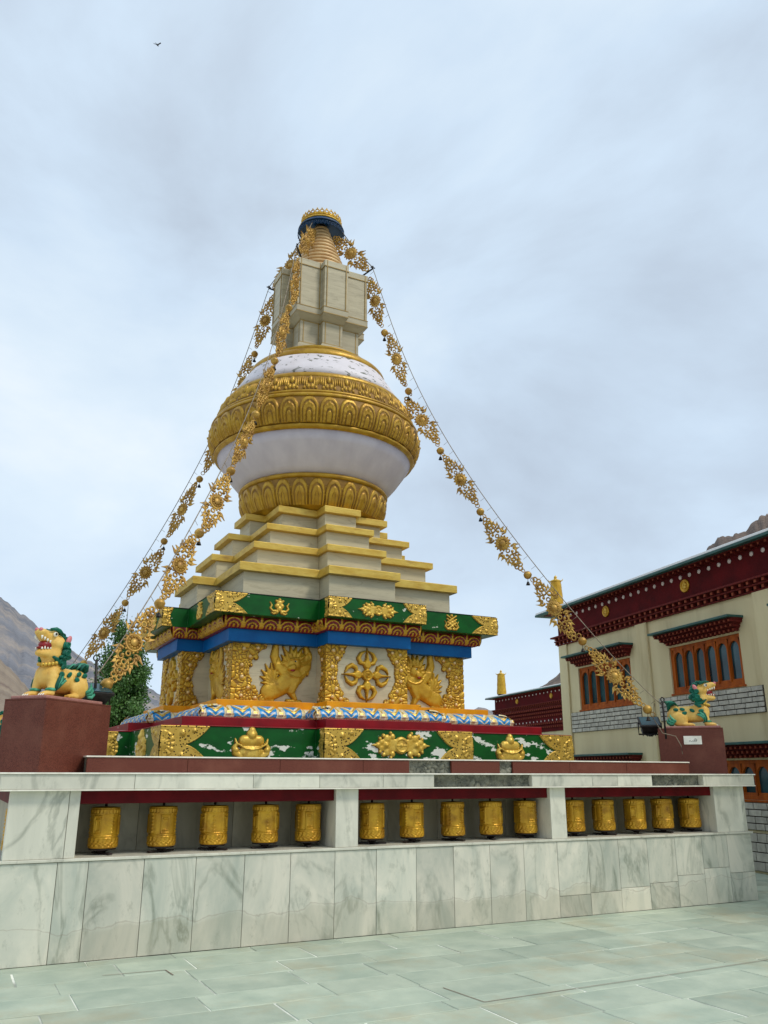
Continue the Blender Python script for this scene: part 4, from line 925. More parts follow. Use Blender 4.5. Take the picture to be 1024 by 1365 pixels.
# ---- harmika (stepped box under the spire)
HL = (0.545, 0.665, 0.185); HU = (0.665, 0.800, 0.228)
solid('harmika_neck', *HL, 8.20, 8.94, marble_harmika_shade, 0.004)
redent('harmika_base', [(HL[0] + .055, HL[1] + .055, HL[2] + .045, 8.30), (HL[0] + .055, HL[1] + .055, HL[2] + .045, 8.40), (HL[0] + .003, HL[1] + .003, HL[2] + .003, 8.47)], marble_harmika_shade, bev=0.004)
redent('harmika_soffit', [(HL[0] + .01, HL[1] + .01, HL[2] + .008, 8.90), (HU[0], HU[1], HU[2], 8.985), (HU[0], HU[1], HU[2], 9.105), (HU[0] - .004, HU[1] - .004, HU[2] - .004, 9.11)], marble_harmika_shade, bev=0.004)
solid('harmika_box', HU[0] - .008, HU[1] - .008, HU[2] - .008, 9.11, 9.905, marble_harmika_shade, 0.004)
redent('harmika_top', [(HU[0], HU[1], HU[2], 9.905), (HU[0], HU[1], HU[2], 10.025), (HU[0] - .02, HU[1] - .02, HU[2] - .02, 10.03)], marble_harmika_shade, bev=0.004)
def gold_fillets(side):
    m = MB(); t = 0.005; wd = 0.0065
    for (d, p, w_), zs, zv in ((HU, (9.108, 9.905), (9.11, 10.02)), (HU, (8.992,), (8.99, 8.992)), (HL, (8.475, 8.885), (8.47, 8.90))):
        for z in zs:
            for xa, xb, dd in ((-d, -w_, d), (-w_ - t, w_ + t, p), (w_, d, d)): m.box(xa, xb, -dd - t, -dd + 0.004, z - wd, z + wd)
            m.box(-w_ - t, -w_ + .004, -p + 0.004, -d, z - wd + .0005, z + wd - .0005); m.box(w_ - .004, w_ + t, -p + .004, -d, z - wd + .0005, z + wd - .0005)
        if zv[1] - zv[0] > 0.1:
            for x, dd in ((-d + .055, d), (-w_ - .03, d), (-w_ + .05, p), (w_ - .05, p), (w_ + .03, d), (d - .055, d)): m.box(x - wd, x + wd, -dd - t - .001, -dd + .004, *zv)
    return m
fil_me = gold_fillets('front').mesh('gold_fillet', gold_line)
for sd_ in SIDES: link('gold_fillet', fil_me, st, (0, 0, 0), (0, 0, SIDES[sd_]))
# spire rings
copper = material('copper_rings', lin((214, 182, 130)), lin((190, 152, 100)), rough=0.5, metal=0.12, scale=6)
lathe_part('spire_core', [(0.44, 10.02), (0.10, 11.3)], wood_base, 40)
for i in range(13):
    z = 10.04 + i * 0.093; r = 0.545 - 0.0355 * i * 0.93
    lathe_part('spire_ring', [(r - .06, z), (r - .010, z + .004), (r, z + .016), (r, z + .050), (r - .014, z + .062), (r - .07, z + .066)], copper, 56)
lathe_part('canopy', [(0.10, 11.285), (0.26, 11.265), (0.36, 11.225), (0.425, 11.165), (0.433, 11.165), (0.43, 11.18), (0.385, 11.245), (0.30, 11.285), (0.0, 11.30)], blue_canopy, 56)
lathe_part('canopy_rim', [(0.30, 11.284), (0.392, 11.248), (0.402, 11.258), (0.385, 11.285), (0.30, 11.30)], gold_light, 56)
crown = link('crown', None, st); 
m = MB()
for i in range(26):
    a = 2 * math.pi * i / 26; c_, s_ = math.cos(a), math.sin(a)
    m.torus((0.365 * c_, 0.365 * s_, 11.375), 0.033, 0.011, 12, 5, ax=(c_, s_, 0))
    m.ell((0.365 * math.cos(a + .12), 0.365 * math.sin(a + .12), 11.325), (0.028, 0.028, 0.03), 8, 5)
    m.ell((0.362 * c_, 0.362 * s_, 11.425), (0.014, 0.014, 0.022), 6, 4)
m.lathe([(0.34, 11.298), (0.375, 11.30), (0.38, 11.33), (0.34, 11.335)], 40)
COL.objects.unlink(crown); bpy.data.objects.remove(crown)
stuff(obj('crown_fretwork', m, gold, st))
lathe_part('crown_dome', [(0.33, 11.298), (0.31, 11.36), (0.22, 11.42), (0.0, 11.45)], gold, 40)
m = MB()
for i in range(40):      # curled valance under the rim
    a = 2 * math.pi * i / 40; c_, s_ = math.cos(a), math.sin(a)
    m.torus((0.43 * c_, 0.43 * s_, 11.105), 0.020, 0.007, 9, 4, ax=(c_, s_, 0)); m.torus((0.43 * math.cos(a + .08), 0.43 * math.sin(a + .08), 11.07), 0.014, 0.006, 8, 4, ax=(c_, s_, 0))
stuff(obj('canopy_valance', m, blue_canopy, st))

# ================================================================== GARLANDS
CURVE = [(1.02, 10.20), (1.17, 9.73), (1.62, 8.27), (2.13, 7.08), (2.84, 5.76), (3.50, 4.66), (3.97, 4.03), (4.50, 3.30), (4.96, 2.70), (5.26, 2.40)]
def curve_pts(n=80):
    s = np.array([c[0] for c in CURVE]); z = np.array([c[1] for c in CURVE]); L_ = np.r_[0, np.cumsum(np.hypot(np.diff(s), np.diff(z)))]
    pc = np.polyfit(L_, s, 5); pz = np.polyfit(L_, z, 5); t = np.linspace(0, L_[-1], n)
    return t, np.polyval(pc, t), np.polyval(pz, t)
def ornament_mesh():
    """openwork pendant: rosette ring, curling scrolls either side tapering to the ends, barbed leaves; lies in local x-z"""
    m = MB(); r = random.Random(5)
    m.torus((0, 0, 0), 0.104, 0.016, 20, 6)
    for k in range(14):
        a = k * 2 * math.pi / 14; m.ell((0.126 * math.cos(a), 0, 0.126 * math.sin(a)), (.016, .011, .016), 7, 5)
    def leaf(x, z, l, a):
        c, s = math.cos(a), math.sin(a); q = [(0, .020), (.3, .020), (.7, .008), (1.1, 0), (.7, -.008), (.3, -.020), (0, -.020)]
        m.prism([(x + c * l * t - s * w_, z + s * l * t + c * w_) for t, w_ in q], -.007, .007)
    def curl(x, z, R_, a0, turn, th=.0165):
        pts = []
        for k in range(11):
            t = k / 10; a = a0 + turn * t; rr = R_ * (1 - .72 * t); pts.append((x + rr * math.cos(a), r.uniform(-.004, .004), z + rr * math.sin(a)))
        m.tube(pts, [th * (1.15 - .4 * k / 10) for k in range(11)], 5); m.ell(pts[-1], (th * 1.5,) * 3, 7, 5)
    for sg in (-1, 1):
        for (x, z, R_, a0, tn) in ((.205, .070, .062, 2.6, -5.2), (.205, -.070, .062, -2.6, 5.2), (.300, .045, .052, 2.9, -5.0), (.300, -.050, .052, -2.9, 5.0), (.375, .028, .040, 2.8, -4.8), (.375, -.030, .040, -2.8, 4.8), (.150, .135, .044, 4.2, -4.6), (.150, -.135, .044, -4.2, 4.6)):
            curl(sg * (x * 1.18 - .02), z * .90, R_ * .98, a0 if sg > 0 else math.pi - a0, tn * sg)
        m.torus((sg * .515, 0, 0), .034, .013, 11, 5); m.torus((sg * .385, 0, .0), .030, .013, 10, 5); m.torus((sg * .275, 0, .0), .034, .014, 10, 5); m.torus((sg * .465, 0, .038), .030, .012, 9, 5); m.torus((sg * .465, 0, -.038), .030, .012, 9, 5); m.torus((sg * .155, 0, .0), .030, .012, 9, 5)
        for (x, z, l, a) in ((.12, .13, .11, 1.0), (.12, -.13, .11, -1.0), (.20, .12, .07, 1.2), (.20, -.12, .07, -1.2), (.30, .10, .07, .6), (.30, -.10, .07, -.6), (.255, .095, .055, .9), (.255, -.095, .055, -.9), (.37, .065, .045, .8), (.37, -.065, .045, -.8)):
            leaf(sg * x, z, l, a if sg > 0 else math.pi - a)
    return m.mesh('openwork_plate', gold_old)
def rosette_mesh():
    m = MB(); m.lathe([(0.0, -0.014), (0.118, -0.012), (0.118, 0.012), (0.10, 0.020), (0.085, 0.012), (0.068, 0.012), (0.055, 0.026), (0.025, 0.036), (0.0, 0.038)], 22)
    for k in range(12):
        a = k * math.pi / 6
        for z in (.014, -.014): m.ell((0.084 * math.cos(a), 0.084 * math.sin(a), z), (0.018, 0.018, 0.012), 8, 5)
    m.lathe([(0.0, -0.038), (0.025, -0.036), (0.055, -0.026), (0.068, -0.012)], 20)
    m.v = [(x_ * .86, y_ * .86, z_) for x_, y_, z_ in m.v]
    return m.mesh('rosette', gold_old)
orn_me, ros_me = ornament_mesh(), rosette_mesh()
ball_me = MB().lathe([(0, -.062), (.03, -.055), (.054, -.03), (.062, 0), (.064, .006), (.054, .03), (.03, .055), (0, .062)], 16).mesh('ball', gold_old)
mb_ = MB().lathe([(0.0, -.105), (.034, -.152), (.030, -.148), (.022, -.12), (.012, -.10)], 10); mb_.tube([(0, 0, -.055), (0, 0, -.105)], .004, 5); bell_me = mb_.mesh('bell', iron)
link_me = MB().torus((0, 0, 0), 0.032, 0.007, 10, 5).mesh('chain_ring', gold_old)
def garland(az, label, seed, bias=0.0):
    """az: direction from the axis in plan; the strand hangs in the vertical plane through the axis"""
    r = random.Random(seed)
    g = thing('garland', label, 'garland', (XC, YC, 0), az, 'gilded garlands strung from the spire')     # local x = outward
    t, s, z = curve_pts(); Lt = t[-1]
    obj('cord', MB().tube([(0.40, 0, 11.12), (0.70, 0, 10.62), (s[0], 0, z[0])], 0.008, 5).tube([(a, 0, b) for a, b in zip(s, z)], 0.0065, 5), cord_mat, g)
    obj('strut', MB().tube([(0.78, 0, 10.03), (1.03, 0, 10.17), (1.03, 0, 10.22)], 0.016, 6).tube([(1.0, -.03, 10.19), (1.06, .03, 10.19)], 0.012, 5), iron, g)
    def put(u, off, me, nm, ang0=0.0, yaw=0.0, par=g):
        a = np.interp(u, t, s); b = np.interp(u, t, z); a2 = np.interp(u + .1, t, s) - np.interp(u - .1, t, s); b2 = np.interp(u + .1, t, z) - np.interp(u - .1, t, z)
        tx = Vector((a2, 0, b2)).normalized(); nrm = Vector((tx.z, 0, -tx.x))           # towards the stupa, below the cord
        P = Vector((a, 0, b)) + nrm * off
        o = link(nm, me, par); ax = tx; az_ = -nrm; ay = az_.cross(ax)
        M = Matrix((ax, ay, az_)).transposed().to_4x4() @ Matrix.Rotation(ang0, 4, 'Y') @ Matrix.Rotation(yaw, 4, 'X')
        o.matrix_basis = Matrix.Translation(P) @ M
        return o, P
    n = 7; pitch = Lt / (n + 0.10)
    for i in range(n):
        u = pitch * (i + 0.55)
        o, _ = put(u, r.uniform(.14, .20), orn_me, 'ornament', r.uniform(-.12, .12), bias + r.uniform(-.3, .3)); o.scale = (r.uniform(.92, 1.02), 1, r.uniform(.74, .92))
        link('rosette', ros_me, o, (0, 0, 0), (math.pi / 2, 0, 0))
        for q, off in ((0.42, .20), (0.58, .20)):
            put(u + pitch * q, r.uniform(.15, .2), link_me, 'chain_ring', 0, r.uniform(-1, 1))
        u2 = u + pitch * 0.5
        if i < n - 0:
            a = np.interp(min(u2, Lt), t, s); b = np.interp(min(u2, Lt), t, z)
            bo = link('ball', ball_me, g, (a - 0.15, 0, b - 0.10)); link('bell', bell_me, bo)
    # the piece between canopy and strut
    o = link('ornament', orn_me, g); o.matrix_basis = Matrix.Translation((0.60, 0, 10.58)) @ Matrix.Rotation(R(52), 4, 'Y'); link('rosette', ros_me, o, (0, 0, 0), (math.pi / 2, 0, 0))
    # thin ties between cord and pendants
    m = MB()
    for i in range(46):
        u = Lt * (i + .5) / 46; a = np.interp(u, t, s); b = np.interp(u, t, z)
        m.tube([(a, 0, b), (a - .07, 0, b - .05)], 0.003, 4)
    stuff(obj('tie_wires', m, cord_mat, g))
    return g
garland(-math.pi / 4, 'gilded openwork garland from the spire to the right lion pedestal', 1)
garland(-3 * math.pi / 4, 'gilded openwork garland crossing in front of the dome to the left lion pedestal', 2, 0.35)
garland(3 * math.pi / 4, 'farther gilded openwork garland left of the dome, behind the nearer one', 3)

# ================================================================== PEDESTALS, LIONS, LAMPS
def pedestal(label, cx, cy, rz, L_, W_, z0, z1):
    t = thing('pedestal', label, 'pedestal', (cx, cy, z0), rz, 'granite pedestals at the wall corners'); h_ = z1 - z0
    obj('core', MB().box(-L_ / 2 + .016, L_ / 2 - .016, -W_ / 2 + .016, W_ / 2 - .016, 0, h_ - .016), plain_white, t)
    for sg in (-1, 1):
        obj('side_panel', MB().bbox(-L_ / 2 + .003, L_ / 2 - .003, *sorted((sg * W_ / 2, sg * (W_ / 2 - .016))), 0.0, h_ - .003, .002), granite, t)
        obj('end_panel', MB().bbox(*sorted((sg * L_ / 2, sg * (L_ / 2 - .016))), -W_ / 2 + .003, W_ / 2 - .003, 0.0, h_ - .003, .002), granite, t)
    obj('top_slab', MB().bbox(-L_ / 2, L_ / 2, -W_ / 2, W_ / 2, h_ - .002, h_ + .012, .003), granite, t)
    obj('statue_base', MB().bbox(-L_ * .40, L_ * .47, -W_ * .42, W_ * .42, h_ + .0125, h_ + .04, .005), pink_stone, t)
    return t
def remeshed(mb_, voxel, name, mat, smooth=6):
    o = obj('tmp_body', mb_, mat); md = o.modifiers.new('r', 'REMESH'); md.mode = 'VOXEL'; md.voxel_size = voxel; md.use_smooth_shade = True
    sm = o.modifiers.new('s', 'SMOOTH'); sm.iterations = smooth; sm.factor = 0.5
    dg = bpy.context.evaluated_depsgraph_get(); me = bpy.data.meshes.new_from_object(o.evaluated_get(dg)); me.name = name
    bpy.data.objects.remove(o); me.materials.clear(); me.materials.append(mat)
    me.polygons.foreach_set('use_smooth', np.ones(len(me.polygons), bool))
    return me
def capsule(m, a, b, ra, rb, n=10):
    a, b = Vector(a), Vector(b); k = 7
    for i in range(k): t = i / (k - 1); r = ra + (rb - ra) * t; m.ell(a.lerp(b, t), (r, r, r), 12, 8)
def lion_parts():
    P_ = []
    m = MB()
    m.ell((.16, 0, .25), (.15, .15, .165), 18, 12); capsule(m, (.10, 0, .22), (-.22, 0, .205), .145, .145); m.ell((-.25, 0, .20), (.15, .155, .165), 18, 12)
    m.ell((.20, .075, .24), (.10, .075, .13), 14, 10); m.ell((.20, -.075, .24), (.10, .075, .13), 14, 10)
    for sg in (-1, 1):
        capsule(m, (.215, sg * .10, .22), (.255, sg * .105, .05), .062, .05); m.ell((.31, sg * .105, .034), (.085, .055, .034), 14, 8)
        m.ell((-.20, sg * .125, .135), (.15, .062, .125), 16, 10, rot=Matrix.Rotation(.3, 3, 'Y')); m.ell((-.06, sg * .155, .032), (.10, .048, .032), 14, 8)
        for q in (-.028, 0, .028): m.ell((.375, sg * .105 + q, .026), (.028, .015, .024), 8, 6); m.ell((.03, sg * .155 + q, .024), (.025, .014, .022), 8, 6)
    capsule(m, (.17, 0, .33), (.19, 0, .52), .115, .095)
    m.ell((.18, 0, .615), (.115, .105, .095), 16, 12); capsule(m, (.22, 0, .640), (.345, 0, .690), .078, .052)
    m.ell((.36, 0, .700), (.045, .06, .036), 12, 8); capsule(m, (.21, 0, .525), (.335, 0, .500), .066, .046)
    for sg in (-1, 1): m.ell((.245, sg * .055, .70), (.04, .035, .03), 10, 8)
    P_.append(('body', remeshed(m, .0105, 'body', lion_yellow), None))
    m = MB(); m.ell((.265, 0, .585), (.085, .058, .052), 14, 10); m.ell((.325, 0, .552), (.06, .032, .014), 12, 6); P_.append(('mouth', m.mesh('mouth', mouth_red), None))
    for sg in (-1, 1):
        for k in range(4):
            P_.append(('tooth', MB().lathe([(0, 0), (.0105, 0.002), (.008, -.018), (.001, -.036 if k == 3 else -.028)], 6).mesh('tooth', white_tooth), (.285 + k * .030, sg * (.052 - k * .006), .628 + k * .012)))
            P_.append(('tooth', MB().lathe([(0, 0), (.0105, 0), (.007, .018), (.001, .032 if k == 2 else .024)], 6).mesh('tooth', white_tooth), (.265 + k * .030, sg * (.046 - k * .005), .548 - k * .004)))
        P_.append(('eye', MB().ell((0, 0, 0), (.024, .018, .024), 12, 8).mesh('eye', white_tooth), (.262, sg * .082, .688)))
        P_.append(('pupil', MB().ell((0, 0, 0), (.012, .008, .013), 10, 6).mesh('pupil', black_paint), (.270, sg * .097, .690)))
        P_.append(('eyebrow', MB().tube([(.31, sg * .062, .735), (.265, sg * .085, .742), (.215, sg * .085, .728), (.18, sg * .095, .70)], [.010, .018, .020, .012], 8).mesh('eyebrow', teal), None))
        P_.append(('ear', MB().ell((0, 0, 0), (.028, .016, .048), 12, 8, rot=Matrix.Rotation(-.5, 3, 'Y')).mesh('ear', pink_paint), (.115, sg * .115, .655)))
        P_.append(('nostril', MB().ell((0, 0, 0), (.020, .018, .020), 10, 6).mesh('nostril', pink_paint), (.385, sg * .022, .722)))
        m = MB()
        for (x, y, z, r) in ((.13, .10, .60, .040), (.10, .085, .55, .045), (.135, .11, .52, .042), (.10, .10, .47, .045), (.15, .115, .455, .038), (.08, .06, .62, .042), (.12, .11, .415, .036), (.175, .108, .47, .030), (.07, .05, .52, .05), (.09, .045, .665, .036), (.135, .055, .695, .03), (.135, .118, .385, .036), (.175, .122, .405, .034), (.215, .112, .415, .030), (.10, .105, .385, .036), (.19, .045, .735, .026), (.155, .02, .735, .03), (.115, .02, .705, .034), (.245, .03, .735, .02)):
            m.ell((x, sg * y, z), (r, r * .7, r), 12, 8); m.torus((x, sg * (y + r * .55), z), r * .6, r * .26, 12, 6)
        P_.append(('mane', m.mesh('mane', teal), None))
        P_.append(('beard', MB().tube([(.25, sg * .072, .475), (.225, sg * .098, .44), (.20, sg * .105, .40), (.215, sg * .10, .36)], [.014, .026, .024, .006], 8).mesh('beard', teal), None))
        for k_ in range(4):      # flame locks sweeping back from the foreleg
            a_ = .25 + .22 * k_; l_ = .21 - .025 * k_
            pts = [Vector((.235 - .01 * k_, sg * (.150 + .004 * k_), .075 + .012 * k_)) + Vector((-math.sin(a_ * q) * l_ * q * 1.2, sg * .02 * math.sin(q * 3), math.cos(a_ * q) * l_ * q)) for q in (0, .3, .6, .85, 1)]
            P_.append(('leg_flame', MB().tube(pts, [.018, .026, .024, .013, .003], 8).mesh('leg_flame', teal_light if k_ % 2 else teal), None))
        for k_ in range(3):
            pts = [(-.30 + .02 * k_, sg * .17, .05 + .02 * k_), (-.35 + .02 * k_, sg * .19, .045 + .035 * k_), (-.40 + .03 * k_, sg * .185, .08 + .04 * k_), (-.41 + .03 * k_, sg * .17, .13 + .04 * k_)]
            P_.append(('leg_flame', MB().tube(pts, [.02, .026, .018, .003], 8).mesh('leg_flame', teal_light), None))
        for q_c in (-.028, 0, .028): P_.append(('claw', MB().tube([(.392, sg * .105 + q_c, .028), (.410, sg * .105 + q_c, .016), (.414, sg * .105 + q_c, .004)], [.008, .007, .002], 6).mesh('claw', white_tooth), None))
        P_.append(('leg_cuff', MB().ell((0, 0, 0), (.070, .062, .026), 14, 8).mesh('leg_cuff', teal_light), (.252, sg * .106, .085)))
        for (x, y, z, a) in ((.14, .152, .345, .3), (.165, .160, .262, -.2), (-.14, .150, .29, .2), (-.11, .156, .225, -.3), (-.245, .150, .285, .1), (.02, .148, .27, .5)):
            P_.append(('spot', MB().ell((0, 0, 0), (.046, .012, .030), 12, 6, rot=Matrix.Rotation(a, 3, 'Y') @ Matrix.Rotation(-.15 * sg, 3, 'X')).mesh('spot', teal), (x, sg * y, z)))
    m = MB()
    for k in range(9): a = -1.15 + 2.3 * k / 8; m.ell((.175 + .135 * math.cos(a), .128 * math.sin(a), .395 - .035 * math.cos(a)), (.022, .022, .022), 8, 6)
    P_.append(('bead_collar', m.mesh('bead_collar', gold_light), None))
    for k, (y, l, c2) in enumerate(((0, .20, 0), (.05, .18, 1), (-.05, .18, 1), (.09, .14, 0), (-.09, .14, 0))):
        P_.append(('tail_plume', MB().tube([(-.36, y * .4, .27), (-.36, y * .7, .36), (-.32, y, .30 + l * .7), (-.24, y * 1.2, .31 + l * .72), (-.20, y * 1.3, .27 + l * .5)], [.03, .036, .036, .028, .006], 8).mesh('tail_plume', teal if c2 == 0 else teal_light), None))
    return P_
LP = lion_parts()
def warp_lion():
    """heavier head, neck and mane than the rough block-out"""
    for k, (n_, me, loc) in enumerate(LP):
        o = np.array(loc or (0, 0, 0), float); co = np.empty(len(me.vertices) * 3); me.vertices.foreach_get('co', co); co = co.reshape(-1, 3) + o
        f = np.clip((co[:, 2] - .40) / .10, 0, 1); f = f * f * (3 - 2 * f)
        c = np.array((.17, 0, .52)); co = c + (co - c) * (1 + f[:, None] * np.array((.24, .30, .16)))
        co[:, 2] -= .02 * f
        if loc:
            o2 = co.mean(0); LP[k] = (n_, me, tuple(o2)); co = co - o2
        me.vertices.foreach_set('co', co.ravel()); me.update()
warp_lion()
def lion(label, cx, cy, z, rz, sc_=1.0):
    t = thing('lion_statue', label, 'statue', (cx, cy, z), rz, 'snow lion statues on pedestals'); t.scale = (sc_,) * 3
    b = None
    for n_, me, loc in LP: link(n_, me, t, loc or (0, 0, 0))
    return t
q_ = math.sqrt(.5)
# left pedestal: front corner at (.70, 7.98), long side running back along the diagonal
LL, LW, ZT = 0.93, 0.46, 2.118
def ped_center(cx, cy, out, side, L_, W_):   # (cx,cy) = corner; out = outward axis, side = axis from centre to that corner across
    return cx - out[0] * L_ / 2 - side[0] * W_ / 2, cy - out[1] * L_ / 2 - side[1] * W_ / 2
c1 = ped_center(0.712, 8.00, (-q_, -q_), (q_, -q_), LL, LW)
pedestal('red granite pedestal under the near open-mouthed lion at the left corner', *c1, R(225), LL, LW, 1.5005, ZT)
c2 = ped_center(9.27, 8.22, (q_, -q_), (-q_, -q_), 0.84, LW)
pr = pedestal('red granite pedestal with a white notice under the right lion', *c2, R(-45), 0.84, LW, 1.5005, 2.085)
c3 = (0.98, 16.15)
pedestal('lower granite pedestal behind the left corner, mostly hidden', *c3, R(135), LL, LW, 1.484, 1.70)
lion('yellow snow lion with teal mane and gaping mouth on the near left pedestal', c1[0] - q_ * .05, c1[1] - q_ * .05, ZT + .035, R(225), 0.82)
lion('yellow snow lion seen in profile facing right on the right pedestal', c2[0] + q_ * .04, c2[1] - q_ * .04, 2.085 + .035, R(-45), 0.80)
lion('far snow lion peeping out at the left edge behind the corner pedestal', c3[0] - .03, c3[1] + .10, 1.735, R(150), 1.02)
# notice on the right pedestal (faces the camera side), with faint printed marks
sg_ = obj('notice', MB().bbox(-.115, .115, -.004, .004, -.055, .055, .002), plain_white, pr, (0.02, -LW / 2 - .006, 0.455 - 0.02))
for (a, b, z) in ((-.05, -.02, -.02), (-.015, .015, -.022), (.02, .05, -.012)):
    obj('printed_mark', MB().tube([(a, 0, z), ((a + b) / 2, 0, z + .018), (b, 0, z)], .0025, 4), iron, sg_, (0, -.005, 0))
obj('printed_mark', MB().torus((.035, 0, .0), .018, .002, 14, 4), iron, sg_, (0, -.005, 0))
def floodlight(label, x, y, z, rz, tilt):
    t = thing('floodlight', label, 'floodlight', (x, y, z), rz, 'floodlights beside the lions')
    h_ = link('housing', MB().prism([(-.13, -.02), (.13, -.02), (.10, -.13), (.05, -.17), (-.05, -.17), (-.10, -.13)], -.09, .09).bbox(-.15, .15, -.11, .11, -.02, .012, .004).mesh('housing', iron), t, (0, 0, .20), (tilt, 0, 0))
    obj('lens', MB().bbox(-.13, .13, -.09, .09, .0125, .018, .002), glass, h_)
    obj('fins', MB().box(-.09, -.08, -.07, .07, -.19, -.12).box(-.03, -.02, -.07, .07, -.20, -.16).box(.02, .03, -.07, .07, -.20, -.16).box(.08, .09, -.07, .07, -.19, -.12), iron, h_)
    obj('bracket', MB().tube([(-.16, 0, .19), (-.16, 0, .03), (.16, 0, .03), (.16, 0, .19)], .012, 6).tube([(0, 0, 0), (0, 0, .03)], .03, 8), iron, t)
    return t
floodlight('dark floodlight tilted up behind the left lion', c1[0] + .34, c1[1] + .20, ZT - .03, R(25), R(30))
floodlight('dark floodlight tilted back at the inner end of the right pedestal', c2[0] - .34, c2[1] + .40, 2.00, R(-30), R(40))
# posts that hold the garland ends
for (x, y, z0, z1, lab) in ((XC - 5.26 * q_, YC - 5.26 * q_, 2.0, 2.56, 'thin rusty post tying the garland ends behind the left lion'), (XC + 5.27 * q_, YC - 5.27 * q_, 1.95, 2.45, 'thin dark post tying the garland end behind the right lion')):
    o = obj('tie_post', MB().tube([(0.04, 0.04, 0), (0.0, 0.0, z1 - z0)], .014, 8).torus((0, 0, z1 - z0 + .02), .03, .007, 12, 5), iron, None, (x, y, z0)); tag(o, lab, 'post', 'garland tie posts')
cb = obj('loose_cable', MB().tube([(8.55, 8.70, 2.42), (8.42, 8.62, 2.22), (8.50, 8.55, 2.02), (8.66, 8.48, 1.98), (8.72, 8.46, 1.86), (8.70, 8.43, 1.75)], .006, 5), cord_mat); tag(cb, 'thin cable dangling over the inner end of the right pedestal', 'cable')

